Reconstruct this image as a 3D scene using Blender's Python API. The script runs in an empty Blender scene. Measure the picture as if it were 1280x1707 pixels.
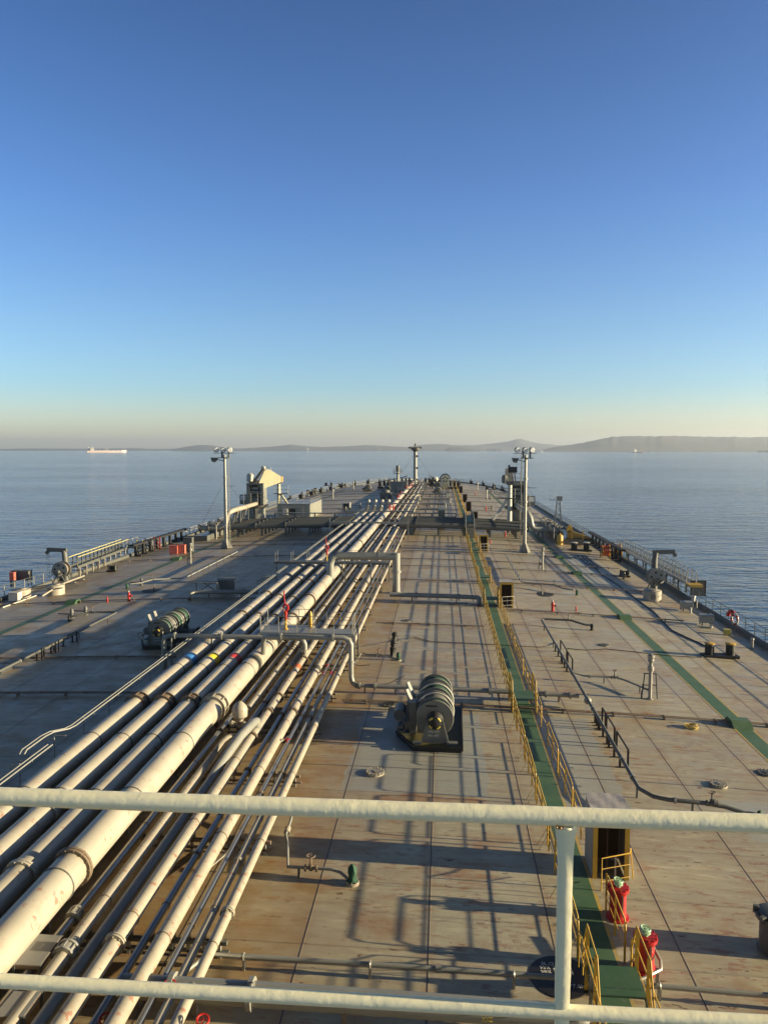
import bpy, math, random
from mathutils import Vector, Matrix
random.seed(7)
sc = bpy.context.scene
C = sc.collection
R = math.radians

# ---------------------------------------------------------------- camera
F = 1280.0                      # focal length in pixels of the 1280 px wide photograph
CAMZ = 13.4
PITCH = math.atan((853.5 - 748.6) / F)
YAW = math.atan(98 / F * math.cos(PITCH))
cam_d = bpy.data.cameras.new('camera')
cam = bpy.data.objects.new('camera', cam_d); C.objects.link(cam)
cam_d.sensor_fit = 'HORIZONTAL'; cam_d.sensor_width = 36; cam_d.lens = 36.0
cam_d.clip_start = 0.05; cam_d.clip_end = 80000
cam.location = (0, 0, CAMZ); cam.rotation_euler = (R(90) - PITCH, 0, YAW)
sc.camera = cam
# ---------------------------------------------------------------- light
SUN_EL = R(9.5); SUN_AZ = R(-1.0)          # azimuth: from starboard (+X) towards the bow (+Y)
sc.view_settings.view_transform = 'Standard'; sc.view_settings.look = 'None'
sc.view_settings.exposure = 1.42; sc.view_settings.gamma = 1
world = bpy.data.worlds.new('World'); sc.world = world; world.use_nodes = True
nt = world.node_tree; bg = nt.nodes['Background']
sky = nt.nodes.new('ShaderNodeTexSky'); sky.sky_type = 'NISHITA'; sky.sun_disc = False
sky.sun_elevation = SUN_EL; sky.sun_rotation = R(90) - SUN_AZ
sky.air_density = 1.0; sky.dust_density = 0.5; sky.ozone_density = 2.0; sky.altitude = 0
tcw = nt.nodes.new('ShaderNodeTexCoord'); spw = nt.nodes.new('ShaderNodeSeparateXYZ'); nt.links.new(tcw.outputs['Generated'], spw.inputs[0])
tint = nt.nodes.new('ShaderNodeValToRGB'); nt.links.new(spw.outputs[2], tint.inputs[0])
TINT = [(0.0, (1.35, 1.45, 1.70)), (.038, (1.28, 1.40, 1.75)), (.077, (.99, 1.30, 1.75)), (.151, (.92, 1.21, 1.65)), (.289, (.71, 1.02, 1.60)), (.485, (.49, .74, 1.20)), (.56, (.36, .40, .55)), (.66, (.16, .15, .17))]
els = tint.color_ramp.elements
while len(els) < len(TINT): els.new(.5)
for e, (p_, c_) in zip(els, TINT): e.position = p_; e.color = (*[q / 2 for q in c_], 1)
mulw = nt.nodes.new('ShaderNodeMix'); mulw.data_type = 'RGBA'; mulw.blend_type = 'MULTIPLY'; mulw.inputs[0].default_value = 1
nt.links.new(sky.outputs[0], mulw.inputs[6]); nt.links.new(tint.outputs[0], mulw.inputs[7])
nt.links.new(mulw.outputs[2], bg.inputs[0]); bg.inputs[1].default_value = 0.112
sun_d = bpy.data.lights.new('sun', 'SUN'); sun = bpy.data.objects.new('sun', sun_d); C.objects.link(sun)
sun_d.energy = 5.0; sun_d.angle = R(0.5); sun_d.color = (1.0, 0.85, 0.56)
sdir = Vector((math.cos(SUN_AZ) * math.cos(SUN_EL), math.sin(SUN_AZ) * math.cos(SUN_EL), math.sin(SUN_EL)))
sun.rotation_euler = sdir.to_track_quat('Z', 'Y').to_euler(); sun.location = (60, 0, 60)
sc.cycles.use_denoising = True
sc.cycles.max_bounces = 6; sc.cycles.diffuse_bounces = 3; sc.cycles.glossy_bounces = 3; sc.cycles.volume_bounces = 0
sc.cycles.sample_clamp_indirect = 4
sc.cycles.use_adaptive_sampling = True

# ---------------------------------------------------------------- measuring helpers
X0 = -9.2; KC = 0.0011; HB = 33.0; WATER = -11.0
def deck(x): return -KC * ((x - X0) ** 2 - 85.0)
_RM = cam.rotation_euler.to_matrix()
def ray(px, py): return _RM @ Vector(((px - 640) / F, -(py - 853.5) / F, -1.0))
def G(px, py, h=0.0):
    """the point of the cambered deck (h above it) that was measured at this spot of the photograph"""
    d = ray(px, py); z = h
    for _ in range(12):
        t = (z - CAMZ) / d.z; x = d.x * t; z = deck(x) + h
    return Vector((d.x * t, d.y * t, z))
def AT(px, py, y):
    d = ray(px, py); t = y / d.y
    return Vector((d.x * t, y, CAMZ + d.z * t))
def halfw(y):
    pts = [(-60, 33), (200, 33), (230, 32.7), (255, 31.6), (275, 29.5), (292, 26), (308, 20.5), (322, 14), (333, 7), (340, 0.6)]
    for (a, wa), (b, wb) in zip(pts, pts[1:]):
        if y <= b: return wa + (wb - wa) * (y - a) / (b - a)
    return 0.6

# ---------------------------------------------------------------- mesh builder
class MB:
    def __init__(s): s.v = []; s.f = []; s.flat = False
    def add(s, vs, fs):
        n = len(s.v); s.v += [tuple(v) for v in vs]; s.f += [tuple(i + n for i in f) for f in fs]; return s
    def box(s, c, d, rz=0, m=None):
        x, y, z = d[0] / 2, d[1] / 2, d[2] / 2
        vs = [Vector((a * x, b * y, e * z)) for e in (-1, 1) for a, b in ((-1, -1), (1, -1), (1, 1), (-1, 1))]
        if rz: rm = Matrix.Rotation(rz, 3, 'Z'); vs = [rm @ v for v in vs]
        if m: vs = [m @ v for v in vs]
        c = Vector(c)
        return s.add([v + c for v in vs], [(3, 2, 1, 0), (4, 5, 6, 7), (0, 1, 5, 4), (1, 2, 6, 5), (2, 3, 7, 6), (3, 0, 4, 7)])
    def bar(s, a, b, w, h):
        """rectangular bar between two points"""
        a = Vector(a); b = Vector(b); d = (b - a).normalized()
        up = Vector((0, 0, 1)) if abs(d.z) < .95 else Vector((0, 1, 0))
        u = d.cross(up).normalized(); w2 = u * (w / 2); v = u.cross(d).normalized() * (h / 2)
        vs = [a - w2 - v, a + w2 - v, a + w2 + v, a - w2 + v, b - w2 - v, b + w2 - v, b + w2 + v, b - w2 + v]
        return s.add(vs, [(0, 1, 2, 3), (7, 6, 5, 4), (0, 4, 5, 1), (1, 5, 6, 2), (2, 6, 7, 3), (3, 7, 4, 0)])
    def tube(s, pts, r, n=8, cap=True):
        pts = [Vector(p) for p in pts]; rs = r if isinstance(r, (list, tuple)) else [r] * len(pts)
        ds = []
        for i in range(len(pts)):
            a = pts[max(i - 1, 0)]; b = pts[min(i + 1, len(pts) - 1)]
            if 0 < i < len(pts) - 1:
                d = (pts[i] - a).normalized() + (b - pts[i]).normalized()
                if d.length < 1e-6: d = b - pts[i]
            else: d = b - a
            ds.append(d.normalized())
        t = ds[0]; up = Vector((0, 0, 1)) if abs(t.z) < .9 else Vector((0, 1, 0))
        u = t.cross(up).normalized(); vs = []; fs = []
        for i, p in enumerate(pts):
            d = ds[i]; u = (u - d * u.dot(d)).normalized(); w = d.cross(u)
            for k in range(n):
                a = 2 * math.pi * k / n; vs.append(p + (u * math.cos(a) + w * math.sin(a)) * rs[i])
        for i in range(len(pts) - 1):
            for k in range(n):
                k2 = (k + 1) % n; fs.append((i * n + k, i * n + k2, (i + 1) * n + k2, (i + 1) * n + k))
        if cap: fs.append(tuple(range(n - 1, -1, -1))); fs.append(tuple(range((len(pts) - 1) * n, len(pts) * n)))
        return s.add(vs, fs)
    def cyl(s, a, b, r, r2=None, n=16): return s.tube([a, b], [r, r if r2 is None else r2], n)
    def lathe(s, prof, o=(0, 0, 0), ax=(0, 0, 1), n=16):
        o = Vector(o); ax = Vector(ax).normalized()
        return s.tube2([(o + ax * h, r) for r, h in prof], ax, n)
    def tube2(s, pr, ax, n):
        up = Vector((0, 0, 1)) if abs(ax.z) < .9 else Vector((0, 1, 0)); u = ax.cross(up).normalized(); w = ax.cross(u); vs = []; fs = []
        for p, r in pr:
            for k in range(n):
                a = 2 * math.pi * k / n; vs.append(p + (u * math.cos(a) + w * math.sin(a)) * max(r, 1e-3))
        for i in range(len(pr) - 1):
            for k in range(n):
                k2 = (k + 1) % n; fs.append((i * n + k, i * n + k2, (i + 1) * n + k2, (i + 1) * n + k))
        fs.append(tuple(range(n - 1, -1, -1))); fs.append(tuple(range((len(pr) - 1) * n, len(pr) * n)))
        return s.add(vs, fs)
    def torus(s, c, ax, rr, r, n=20, m=6, a0=0, a1=2 * math.pi):
        c = Vector(c); ax = Vector(ax).normalized(); up = Vector((0, 0, 1)) if abs(ax.z) < .9 else Vector((0, 1, 0))
        u = ax.cross(up).normalized(); w = u.cross(ax)
        full = abs(a1 - a0 - 2 * math.pi) < 1e-3
        vs = []; fs = []; N = n if full else n + 1
        for i in range(N):
            a = a0 + (a1 - a0) * i / n; d = u * math.cos(a) + w * math.sin(a)
            for k in range(m):
                b = 2 * math.pi * k / m; vs.append(c + d * (rr + r * math.cos(b)) + ax * r * math.sin(b))
        for i in range(n):
            j = (i + 1) % N
            for k in range(m):
                k2 = (k + 1) % m; fs.append((i * m + k, j * m + k, j * m + k2, i * m + k2))
        return s.add(vs, fs)
    def prism(s, poly, z0, z1, m=None):
        """polygon in xy between z0 and z1 (m: optional 4x4 to place it)"""
        n = len(poly); vs = [Vector((x, y, z0)) for x, y in poly] + [Vector((x, y, z1)) for x, y in poly]
        if m: vs = [m @ v for v in vs]
        return s.add(vs, [tuple(range(n - 1, -1, -1)), tuple(range(n, 2 * n))] + [(i, (i + 1) % n, n + (i + 1) % n, n + i) for i in range(n)])
    def ball(s, c, r, n=10, sz=1.0):
        pr = [(r * math.sin(math.pi * i / 6), -r * sz * math.cos(math.pi * i / 6)) for i in range(7)]
        return s.lathe(pr, c, n=n)
YZ = lambda x=0: Matrix(((0, 0, 1, x), (1, 0, 0, 0), (0, 1, 0, 0), (0, 0, 0, 1)))     # polygon (y,z), extruded along x
XZ = lambda y=0: Matrix(((1, 0, 0, 0), (0, 0, -1, y), (0, 1, 0, 0), (0, 0, 0, 1)))    # polygon (x,z), extruded along -y

ORG = {}
_N = 'first second third fourth fifth sixth seventh eighth ninth tenth eleventh twelfth thirteenth fourteenth fifteenth sixteenth seventeenth'.split()
def nth(i): return _N[i] + ' from the viewer'
def mesh_obj(name, mb, mat, loc, smooth):
    me = bpy.data.meshes.new(name)
    l = Vector(loc); me.from_pydata([tuple(Vector(v) - l) for v in mb.v], [], mb.f)
    me.materials.append(mat)
    if smooth:
        me.shade_smooth(); me.set_sharp_from_angle(angle=R(38))
    me.update()
    o = bpy.data.objects.new(name, me); C.objects.link(o); return o
def tag(o, label, cat, group=None):
    o['label'] = label; o['category'] = cat
    if group: o['group'] = group
    return o
def thing(name, label, cat, loc=(0, 0, 0), group=None):
    o = bpy.data.objects.new(name, None); C.objects.link(o); o.location = loc; o.empty_display_size = .3
    ORG[o] = Vector(loc); return tag(o, label, cat, group)
def part(name, mb, mat, parent, label=None, smooth=True):
    g = ORG[parent]; o = mesh_obj(name, mb, mat, g, smooth); o.parent = parent; ORG[o] = g
    if label: o['label'] = label
    return o
def single(name, mb, mat, label, cat, loc=(0, 0, 0), group=None, smooth=True):
    o = mesh_obj(name, mb, mat, loc, smooth); o.location = loc; ORG[o] = Vector(loc); return tag(o, label, cat, group)
def structure(name, mb, mat, smooth=False, kind='structure'):
    o = mesh_obj(name, mb, mat, (0, 0, 0), smooth); o['kind'] = kind; return o
KIDS = {}
def dup(root, loc, rz=0, label=None, group=None, scale=None):
    def cp(o, par):
        c = o.copy(); C.objects.link(c)
        if par: c.parent = par
        for ch in o.children: cp(ch, c)
        return c
    c = cp(root, None); c.location = loc; c.rotation_euler = (0, 0, rz)
    if scale: c.scale = scale
    if label: c['label'] = label
    if group: c['group'] = group
    ORG[c] = Vector(loc)
    return c
def word(name, txt, size, mat, parent, o, ux, uy, depth=.003):
    """lettering as a thin mesh; o = start, ux = reading direction, uy = up of the letters"""
    cu = bpy.data.curves.new(name, 'FONT'); cu.body = txt; cu.size = size; cu.extrude = depth; cu.resolution_u = 2
    tmp = bpy.data.objects.new(name, cu); C.objects.link(tmp)
    dg = bpy.context.evaluated_depsgraph_get(); me = bpy.data.meshes.new_from_object(tmp.evaluated_get(dg))
    bpy.data.objects.remove(tmp)
    ux = Vector(ux).normalized(); uy = Vector(uy).normalized(); n = ux.cross(uy); o = Vector(o) - ORG[parent]
    for v in me.vertices: v.co = o + ux * v.co.x + uy * v.co.y + n * (v.co.z + depth + .002)
    me.materials.clear(); me.materials.append(mat)
    ob = bpy.data.objects.new(name, me); C.objects.link(ob); ob.parent = parent; ORG[ob] = ORG[parent]; return ob

# ---------------------------------------------------------------- materials
def newmat(name):
    m = bpy.data.materials.new(name); m.use_nodes = True; n = m.node_tree
    return m, n, n.nodes['Principled BSDF']
def N(n, t, **k):
    x = n.nodes.new(t)
    for a, b in k.items(): setattr(x, a, b)
    return x
def noise(n, vec, scale, detail=4, rough=.55, sx=None):
    if sx:
        mp = N(n, 'ShaderNodeMapping'); mp.inputs['Scale'].default_value = sx; n.links.new(vec, mp.inputs[0]); vec = mp.outputs[0]
    t = N(n, 'ShaderNodeTexNoise'); t.inputs['Scale'].default_value = scale; t.inputs['Detail'].default_value = detail
    t.inputs['Roughness'].default_value = rough; n.links.new(vec, t.inputs['Vector']); return t.outputs['Fac']
def ramp(n, fac, lo, hi, a=0.0, b=1.0):
    t = N(n, 'ShaderNodeMapRange'); t.inputs['From Min'].default_value = lo; t.inputs['From Max'].default_value = hi
    t.inputs['To Min'].default_value = a; t.inputs['To Max'].default_value = b
    n.links.new(fac, t.inputs['Value']); return t.outputs[0]
def mix(n, fac, a, b):
    t = N(n, 'ShaderNodeMix', data_type='RGBA')
    if isinstance(fac, (int, float)): t.inputs[0].default_value = fac
    else: n.links.new(fac, t.inputs[0])
    for i, c in ((6, a), (7, b)):
        if isinstance(c, tuple): t.inputs[i].default_value = (*c, 1)
        else: n.links.new(c, t.inputs[i])
    return t.outputs[2]
def mathn(n, op, a, b=None, c=None):
    t = N(n, 'ShaderNodeMath', operation=op)
    for i, x in enumerate((a, b, c)):
        if x is None: continue
        if isinstance(x, (int, float)): t.inputs[i].default_value = x
        else: n.links.new(x, t.inputs[i])
    return t.outputs[0]
def bump(n, bs, h, strength, dist=.02):
    b = N(n, 'ShaderNodeBump'); b.inputs['Strength'].default_value = strength; b.inputs['Distance'].default_value = dist
    n.links.new(h, b.inputs['Height']); n.links.new(b.outputs[0], bs.inputs['Normal'])
MATS = {}
def paint(name, col, rust=.25, rough=.5, rustcol=(.16, .055, .02), dirt=.35, scale=1.0, metal=0.0, bmp=.15):
    if name in MATS: return MATS[name]
    m, n, bs = newmat(name); tc = N(n, 'ShaderNodeTexCoord'); v = tc.outputs['Object']
    g = N(n, 'ShaderNodeNewGeometry'); v = g.outputs['Position']
    d = ramp(n, noise(n, v, .9 * scale, 5), .35, .7)
    base = mix(n, mathn(n, 'MULTIPLY', d, dirt), col, tuple(c * .62 for c in col))
    sw = ramp(n, noise(n, v, 1.6 * scale, 7, .68), .54, .68)
    base = mix(n, mathn(n, 'MULTIPLY', sw, .42 * min(1, rust + .3)), base, (col[0] * .72, col[1] * .52, col[2] * .42))
    r = noise(n, v, 3.1 * scale, 8, .65); thr = .72 - .17 * rust
    rf = ramp(n, r, thr, thr + .05)
    base = mix(n, mathn(n, 'MULTIPLY', rf, min(1, .45 + rust)), base, rustcol)
    n.links.new(base, bs.inputs['Base Color'])
    n.links.new(mathn(n, 'ADD', rough, mathn(n, 'MULTIPLY', rf, .25)), bs.inputs['Roughness'])
    bs.inputs['Metallic'].default_value = metal
    if bmp: bump(n, bs, noise(n, v, 14 * scale, 4), bmp, .01)
    MATS[name] = m; return m
def plain(name, col, rough=.6, metal=0):
    if name in MATS: return MATS[name]
    m, n, bs = newmat(name); g = N(n, 'ShaderNodeNewGeometry')
    f = noise(n, g.outputs['Position'], 6, 3)
    n.links.new(mix(n, f, tuple(c * .85 for c in col), tuple(min(1, c * 1.12) for c in col)), bs.inputs['Base Color'])
    bs.inputs['Roughness'].default_value = rough; bs.inputs['Metallic'].default_value = metal
    MATS[name] = m; return m

CREAM = paint('pipe cream paint', (.37, .33, .255), rust=.68, rough=.42, rustcol=(.27, .145, .10), dirt=.35, scale=.75)
CREAM2 = paint('pipe cream paint worn', (.34, .30, .225), rust=.75, rough=.5, rustcol=(.25, .13, .085), dirt=.5, scale=1.3)
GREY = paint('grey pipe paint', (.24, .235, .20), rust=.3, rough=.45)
GREYD = paint('dark grey deck paint', (.10, .10, .085), rust=.4, rough=.55)
STEEL = paint('galvanised steel', (.30, .29, .26), rust=.15, rough=.32, metal=.75)
SILVER = paint('silver mast paint', (.30, .285, .24), rust=.2, rough=.38, metal=.25)
RUSTY = paint('rusty pipe', (.20, .145, .10), rust=.9, rough=.75, rustcol=(.17, .065, .03))
BLACK = paint('black paint', (.014, .013, .011), rust=.25, rough=.65, rustcol=(.07, .03, .015))
YELLOW = paint('yellow rail paint', (.52, .31, .035), rust=.35, rough=.5, rustcol=(.22, .10, .03), dirt=.3)
YELL2 = paint('bright yellow paint', (.68, .50, .05), rust=.2, rough=.5)
RED = paint('red paint', (.38, .016, .013), rust=.1, rough=.38, rustcol=(.12, .02, .012))
PINKRED = paint('faded red paint', (.62, .13, .08), rust=.1, rough=.6)
MINT = paint('pale green paint', (.32, .48, .30), rust=.1, rough=.45)
GREEN = paint('dark green canvas', (.015, .065, .032), rust=.05, rough=.8)
WOOD = paint('booth panel grey', (.26, .24, .21), rust=.35, rough=.7)
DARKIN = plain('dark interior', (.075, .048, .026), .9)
WHITE = paint('white steel paint', (.50, .47, .39), rust=.1, rough=.5)
CRANE = paint('crane cream paint', (.60, .54, .33), rust=.15, rough=.45)
CRANEG = paint('crane grey green paint', (.17, .17, .14), rust=.2, rough=.5)
FLANGE = paint('rusty flange', (.17, .125, .08), rust=.85, rough=.7, rustcol=(.15, .07, .03), scale=4)
BLUE = paint('blue band paint', (.04, .16, .40), rust=.1, rough=.5)
YBAND = paint('yellow band paint', (.75, .52, .02), rust=.1, rough=.5)
RBAND = paint('red band paint', (.55, .045, .03), rust=.1, rough=.5)
ORANGE = paint('orange paint', (.62, .13, .04), rust=.15, rough=.5)
KBAND = paint('black band paint', (.06, .055, .04), rust=.1, rough=.6)
ROPE = plain('old rope', (.36, .27, .12), .9)
HOSE = plain('black hose rubber', (.03, .03, .03), .6)
LETTER = plain('white lettering', (.6, .58, .5), .6)
GLASS = plain('lamp glass', (.7, .7, .68), .15)

def rail_paint():
    m, n, bs = newmat('thick cream railing paint'); g = N(n, 'ShaderNodeNewGeometry'); v = g.outputs['Position']
    base = mix(n, ramp(n, noise(n, v, 9, 6), .35, .75), (.97, .88, .58), (.96, .87, .56))
    base = mix(n, ramp(n, noise(n, v, 26, 6, .6), .71, .76), base, (.42, .20, .07))
    n.links.new(base, bs.inputs['Base Color']); bs.inputs['Roughness'].default_value = .34
    h = mathn(n, 'ADD', noise(n, v, 30, 3), mathn(n, 'MULTIPLY', noise(n, v, 110, 2), .12))
    bump(n, bs, h, .40, .0035); return m
RAILP = rail_paint()

def deck_mat():
    m, n, bs = newmat('weathered deck paint'); g = N(n, 'ShaderNodeNewGeometry'); v = g.outputs['Position']
    sp = N(n, 'ShaderNodeSeparateXYZ'); n.links.new(v, sp.inputs[0]); x, y = sp.outputs[0], sp.outputs[1]
    base = mix(n, ramp(n, noise(n, v, .09, 6), .3, .7), (.49, .43, .265), (.375, .325, .20))
    # plate to plate tone
    px = mathn(n, 'FLOOR', mathn(n, 'DIVIDE', mathn(n, 'ADD', x, .3), 3.4)); py = mathn(n, 'FLOOR', mathn(n, 'DIVIDE', y, 12.5))
    cv = N(n, 'ShaderNodeCombineXYZ'); n.links.new(px, cv.inputs[0]); n.links.new(py, cv.inputs[1])
    wn = N(n, 'ShaderNodeTexWhiteNoise', noise_dimensions='2D'); n.links.new(cv.outputs[0], wn.inputs['Vector'])
    base = mix(n, mathn(n, 'MULTIPLY', wn.outputs['Value'], .55), base, (.27, .225, .15))
    base = mix(n, mathn(n, 'MULTIPLY', ramp(n, wn.outputs['Value'], .0, .35, .5, 0), .7), base, (.38, .375, .31))
    # scuffed streaks running across the ship
    st = ramp(n, noise(n, v, 1.1, 8, .72, (.30, 2.4, 1)), .43, .66)
    base = mix(n, mathn(n, 'MULTIPLY', st, .62), base, (.25, .20, .135))
    li = ramp(n, noise(n, v, 1.9, 6, .6, (.45, 2.0, 1)), .54, .72)
    base = mix(n, mathn(n, 'MULTIPLY', li, .5), base, (.62, .53, .37))
    bl = ramp(n, noise(n, v, .20, 5, .6), .42, .66)
    base = mix(n, mathn(n, 'MULTIPLY', bl, .58), base, (.29, .25, .17))
    orz = mathn(n, 'MULTIPLY', ramp(n, noise(n, v, .42, 5, .6, (.8, 1.3, 1)), .56, .70), ramp(n, x, 1.5, 4.5, 1, .25))
    base = mix(n, mathn(n, 'MULTIPLY', orz, .75), base, (.31, .145, .04))
    # red brown primer showing through in clusters of blocky patches
    vs_ = N(n, 'ShaderNodeMapping'); vs_.inputs['Scale'].default_value = (1.1, 2.3, 0); n.links.new(v, vs_.inputs[0])
    wz = ramp(n, noise(n, v, .38, 4, .6, (1.4, .7, 1)), .46, .58)
    blk = N(n, 'ShaderNodeTexVoronoi', distance='CHEBYCHEV'); blk.inputs['Scale'].default_value = 2.1; blk.inputs['Randomness'].default_value = .9; n.links.new(vs_.outputs[0], blk.inputs['Vector'])
    cid = N(n, 'ShaderNodeSeparateColor'); n.links.new(blk.outputs['Color'], cid.inputs[0])
    on = ramp(n, cid.outputs[0], .52, .60); edge = ramp(n, mathn(n, 'ADD', blk.outputs['Distance'], mathn(n, 'MULTIPLY', noise(n, v, 6, 5, .7), .55)), .50, .62, 1, 0)
    pt = mathn(n, 'MULTIPLY', mathn(n, 'MULTIPLY', on, edge), mathn(n, 'MULTIPLY', wz, ramp(n, noise(n, v, 7, 6, .7, (.6, 1.6, 1)), .38, .55)))
    base = mix(n, mathn(n, 'MULTIPLY', pt, .78), base, (.20, .125, .08))
    zone = ramp(n, noise(n, v, .16, 3), .40, .56)
    pr = ramp(n, noise(n, v, 1.9, 9, .74, (.6, 2.2, 1)), .545, .585)
    base = mix(n, mathn(n, 'MULTIPLY', mathn(n, 'MULTIPLY', zone, pr), .75), base, (.25, .115, .065))
    run = ramp(n, noise(n, v, 1.0, 7, .68, (.22, 2.8, 1)), .57, .66); runz = ramp(n, noise(n, v, .13, 3), .42, .56)
    base = mix(n, mathn(n, 'MULTIPLY', mathn(n, 'MULTIPLY', run, runz), .7), base, (.28, .13, .045))
    # small pits gone to rust
    spk = ramp(n, noise(n, v, 3.6, 5, .6, (.6, 1.5, 1)), .655, .685)
    base = mix(n, mathn(n, 'MULTIPLY', spk, .9), base, (.10, .04, .02))
    # ochre rust wash beside the pipe rack and in some patches
    e1 = mathn(n, 'MULTIPLY', ramp(n, x, -3.76, -3.69, 1, 0), ramp(n, x, -17.5, -15.5, 0, 1))
    e2 = mathn(n, 'MULTIPLY', ramp(n, mathn(n, 'ADD', x, mathn(n, 'MULTIPLY', noise(n, v, .5, 4), 3.0)), -1.6, 1.4, 1, 0), .35)
    near = mathn(n, 'MAXIMUM', e1, e2)
    rz = ramp(n, noise(n, v, .55, 6, .62, (1, 1.6, 1)), .38, .66)
    wash = mathn(n, 'MULTIPLY', mathn(n, 'MULTIPLY', near, ramp(n, y, 35, 130, 1, .45)), mathn(n, 'ADD', mathn(n, 'MULTIPLY', rz, .62), .38))
    base = mix(n, mathn(n, 'MULTIPLY', wash, .85), base, (.27, .16, .05))
    rz2 = ramp(n, noise(n, v, .33, 7, .65), .54, .68)
    base = mix(n, mathn(n, 'MULTIPLY', rz2, .6), base, (.27, .135, .05))
    dots = ramp(n, noise(n, v, 1.1, 4, .5, (.7, 1.8, 1)), .64, .72)
    base = mix(n, mathn(n, 'MULTIPLY', dots, .75), base, (.25, .11, .03))
    # touched-up grey areas round the winch and beside the walkway
    def patch(cx, cy, hx, hy):
        wob = mathn(n, 'MULTIPLY', noise(n, v, .8, 3), .8)
        a = ramp(n, mathn(n, 'ADD', mathn(n, 'ABSOLUTE', mathn(n, 'SUBTRACT', x, cx)), wob), hx + .35, hx + .42, 1, 0)
        b = ramp(n, mathn(n, 'ADD', mathn(n, 'ABSOLUTE', mathn(n, 'SUBTRACT', y, cy)), wob), hy + .35, hy + .42, 1, 0)
        return mathn(n, 'MULTIPLY', a, b)
    pm = patch(-1.0, 33.5, 2.9, 4.6)
    pm = mathn(n, 'MAXIMUM', pm, patch(6.0, 33.5, 1.25, 5.0)); pm = mathn(n, 'MAXIMUM', pm, patch(12.6, 28.5, 1.7, 1.6))
    pm = mathn(n, 'MAXIMUM', pm, patch(16.8, 92, 1.6, 12))
    base = mix(n, mathn(n, 'MULTIPLY', pm, .72), base, (.30, .30, .25))
    # welds: longitudinal and transverse plate seams
    fx = mathn(n, 'ABSOLUTE', mathn(n, 'SUBTRACT', mathn(n, 'MODULO', mathn(n, 'ADD', x, 340.3 + 1.7), 3.4), 1.7))
    fy = mathn(n, 'ABSOLUTE', mathn(n, 'SUBTRACT', mathn(n, 'MODULO', mathn(n, 'ADD', y, 400), 12.5), 6.25))
    fy2 = mathn(n, 'ABSOLUTE', mathn(n, 'SUBTRACT', mathn(n, 'MODULO', mathn(n, 'ADD', y, 400 + .8), 3.125), 1.5625))
    sx = ramp(n, fx, .012, .035, 1, 0); sy = ramp(n, fy, .015, .05, 1, 0); sy2 = ramp(n, fy2, .0, .05, .45, 0)
    seam = mathn(n, 'MAXIMUM', sx, mathn(n, 'MAXIMUM', sy, sy2))
    sr = ramp(n, fx, .03, .28, .45, 0)
    base = mix(n, mathn(n, 'MULTIPLY', sr, noise(n, v, 1.2, 4)), base, (.24, .13, .06))
    base = mix(n, mathn(n, 'MULTIPLY', seam, .88), base, (.05, .038, .028))
    n.links.new(base, bs.inputs['Base Color'])
    n.links.new(ramp(n, noise(n, v, .7, 5), .3, .7, .38, .62), bs.inputs['Roughness'])
    # buckled plating between the frames, plus fine grain
    un = mathn(n, 'MULTIPLY', noise(n, v, .42, 3, .5, (.5, 1.7, 1)), .10)
    wav = mathn(n, 'MULTIPLY', mathn(n, 'COSINE', mathn(n, 'MULTIPLY', y, 2 * math.pi / 3.125)), .0022)
    hgt = mathn(n, 'ADD', mathn(n, 'ADD', un, wav), mathn(n, 'MULTIPLY', noise(n, v, 9, 4), .006))
    hgt = mathn(n, 'ADD', hgt, mathn(n, 'MULTIPLY', seam, .014))
    bump(n, bs, hgt, .45, 1.0)
    return m
DECK = deck_mat()
def green_mat():
    m, n, bs = newmat('green walkway paint'); g = N(n, 'ShaderNodeNewGeometry'); v = g.outputs['Position']
    b = mix(n, ramp(n, noise(n, v, .9, 6), .35, .7), (.040, .098, .042), (.068, .125, .060))
    b = mix(n, mathn(n, 'MULTIPLY', ramp(n, noise(n, v, 3.2, 8, .7), .58, .68), .6), b, (.17, .17, .13))
    n.links.new(b, bs.inputs['Base Color']); bs.inputs['Roughness'].default_value = .6
    bump(n, bs, noise(n, v, .42, 3, .5, (.5, 1.7, 1)), .05, 1.0); return m
GPATH = green_mat()
def yline_mat():
    m, n, bs = newmat('worn yellow line paint'); g = N(n, 'ShaderNodeNewGeometry'); v = g.outputs['Position']
    b = mix(n, ramp(n, noise(n, v, 2.4, 8, .7), .44, .6), (.46, .30, .05), (.30, .25, .15))
    n.links.new(b, bs.inputs['Base Color']); bs.inputs['Roughness'].default_value = .6; return m
YLINE = yline_mat()
def water_mat():
    m, n, bs = newmat('sea water'); g = N(n, 'ShaderNodeNewGeometry'); v = g.outputs['Position']
    bs.inputs['Base Color'].default_value = (.010, .065, .14, 1)
    bs.inputs['IOR'].default_value = 1.7; bs.inputs['Roughness'].default_value = .07
    # long low swell and wind ripples, patches of calmer water
    calm = ramp(n, noise(n, v, .006, 4, .6, (.4, 1, 1)), .32, .68, .45, 1.25)
    def crest(nz): return mathn(n, 'SUBTRACT', 1.0, mathn(n, 'ABSOLUTE', mathn(n, 'MULTIPLY', mathn(n, 'SUBTRACT', nz, .5), 3.2)))
    a = noise(n, v, .16, 3, .5, (.30, 1.0, 1)); b = crest(noise(n, v, .34, 3, .55, (.36, 1.0, 1))); c = noise(n, v, 1.5, 4, .6, (.45, 1, 1))
    h = mathn(n, 'ADD', mathn(n, 'MULTIPLY', a, 1.3), mathn(n, 'ADD', mathn(n, 'MULTIPLY', b, .42), mathn(n, 'MULTIPLY', c, .17)))
    bump(n, bs, mathn(n, 'MULTIPLY', h, calm), 1.0, 1.0)
    return m
SEA = water_mat()
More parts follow.
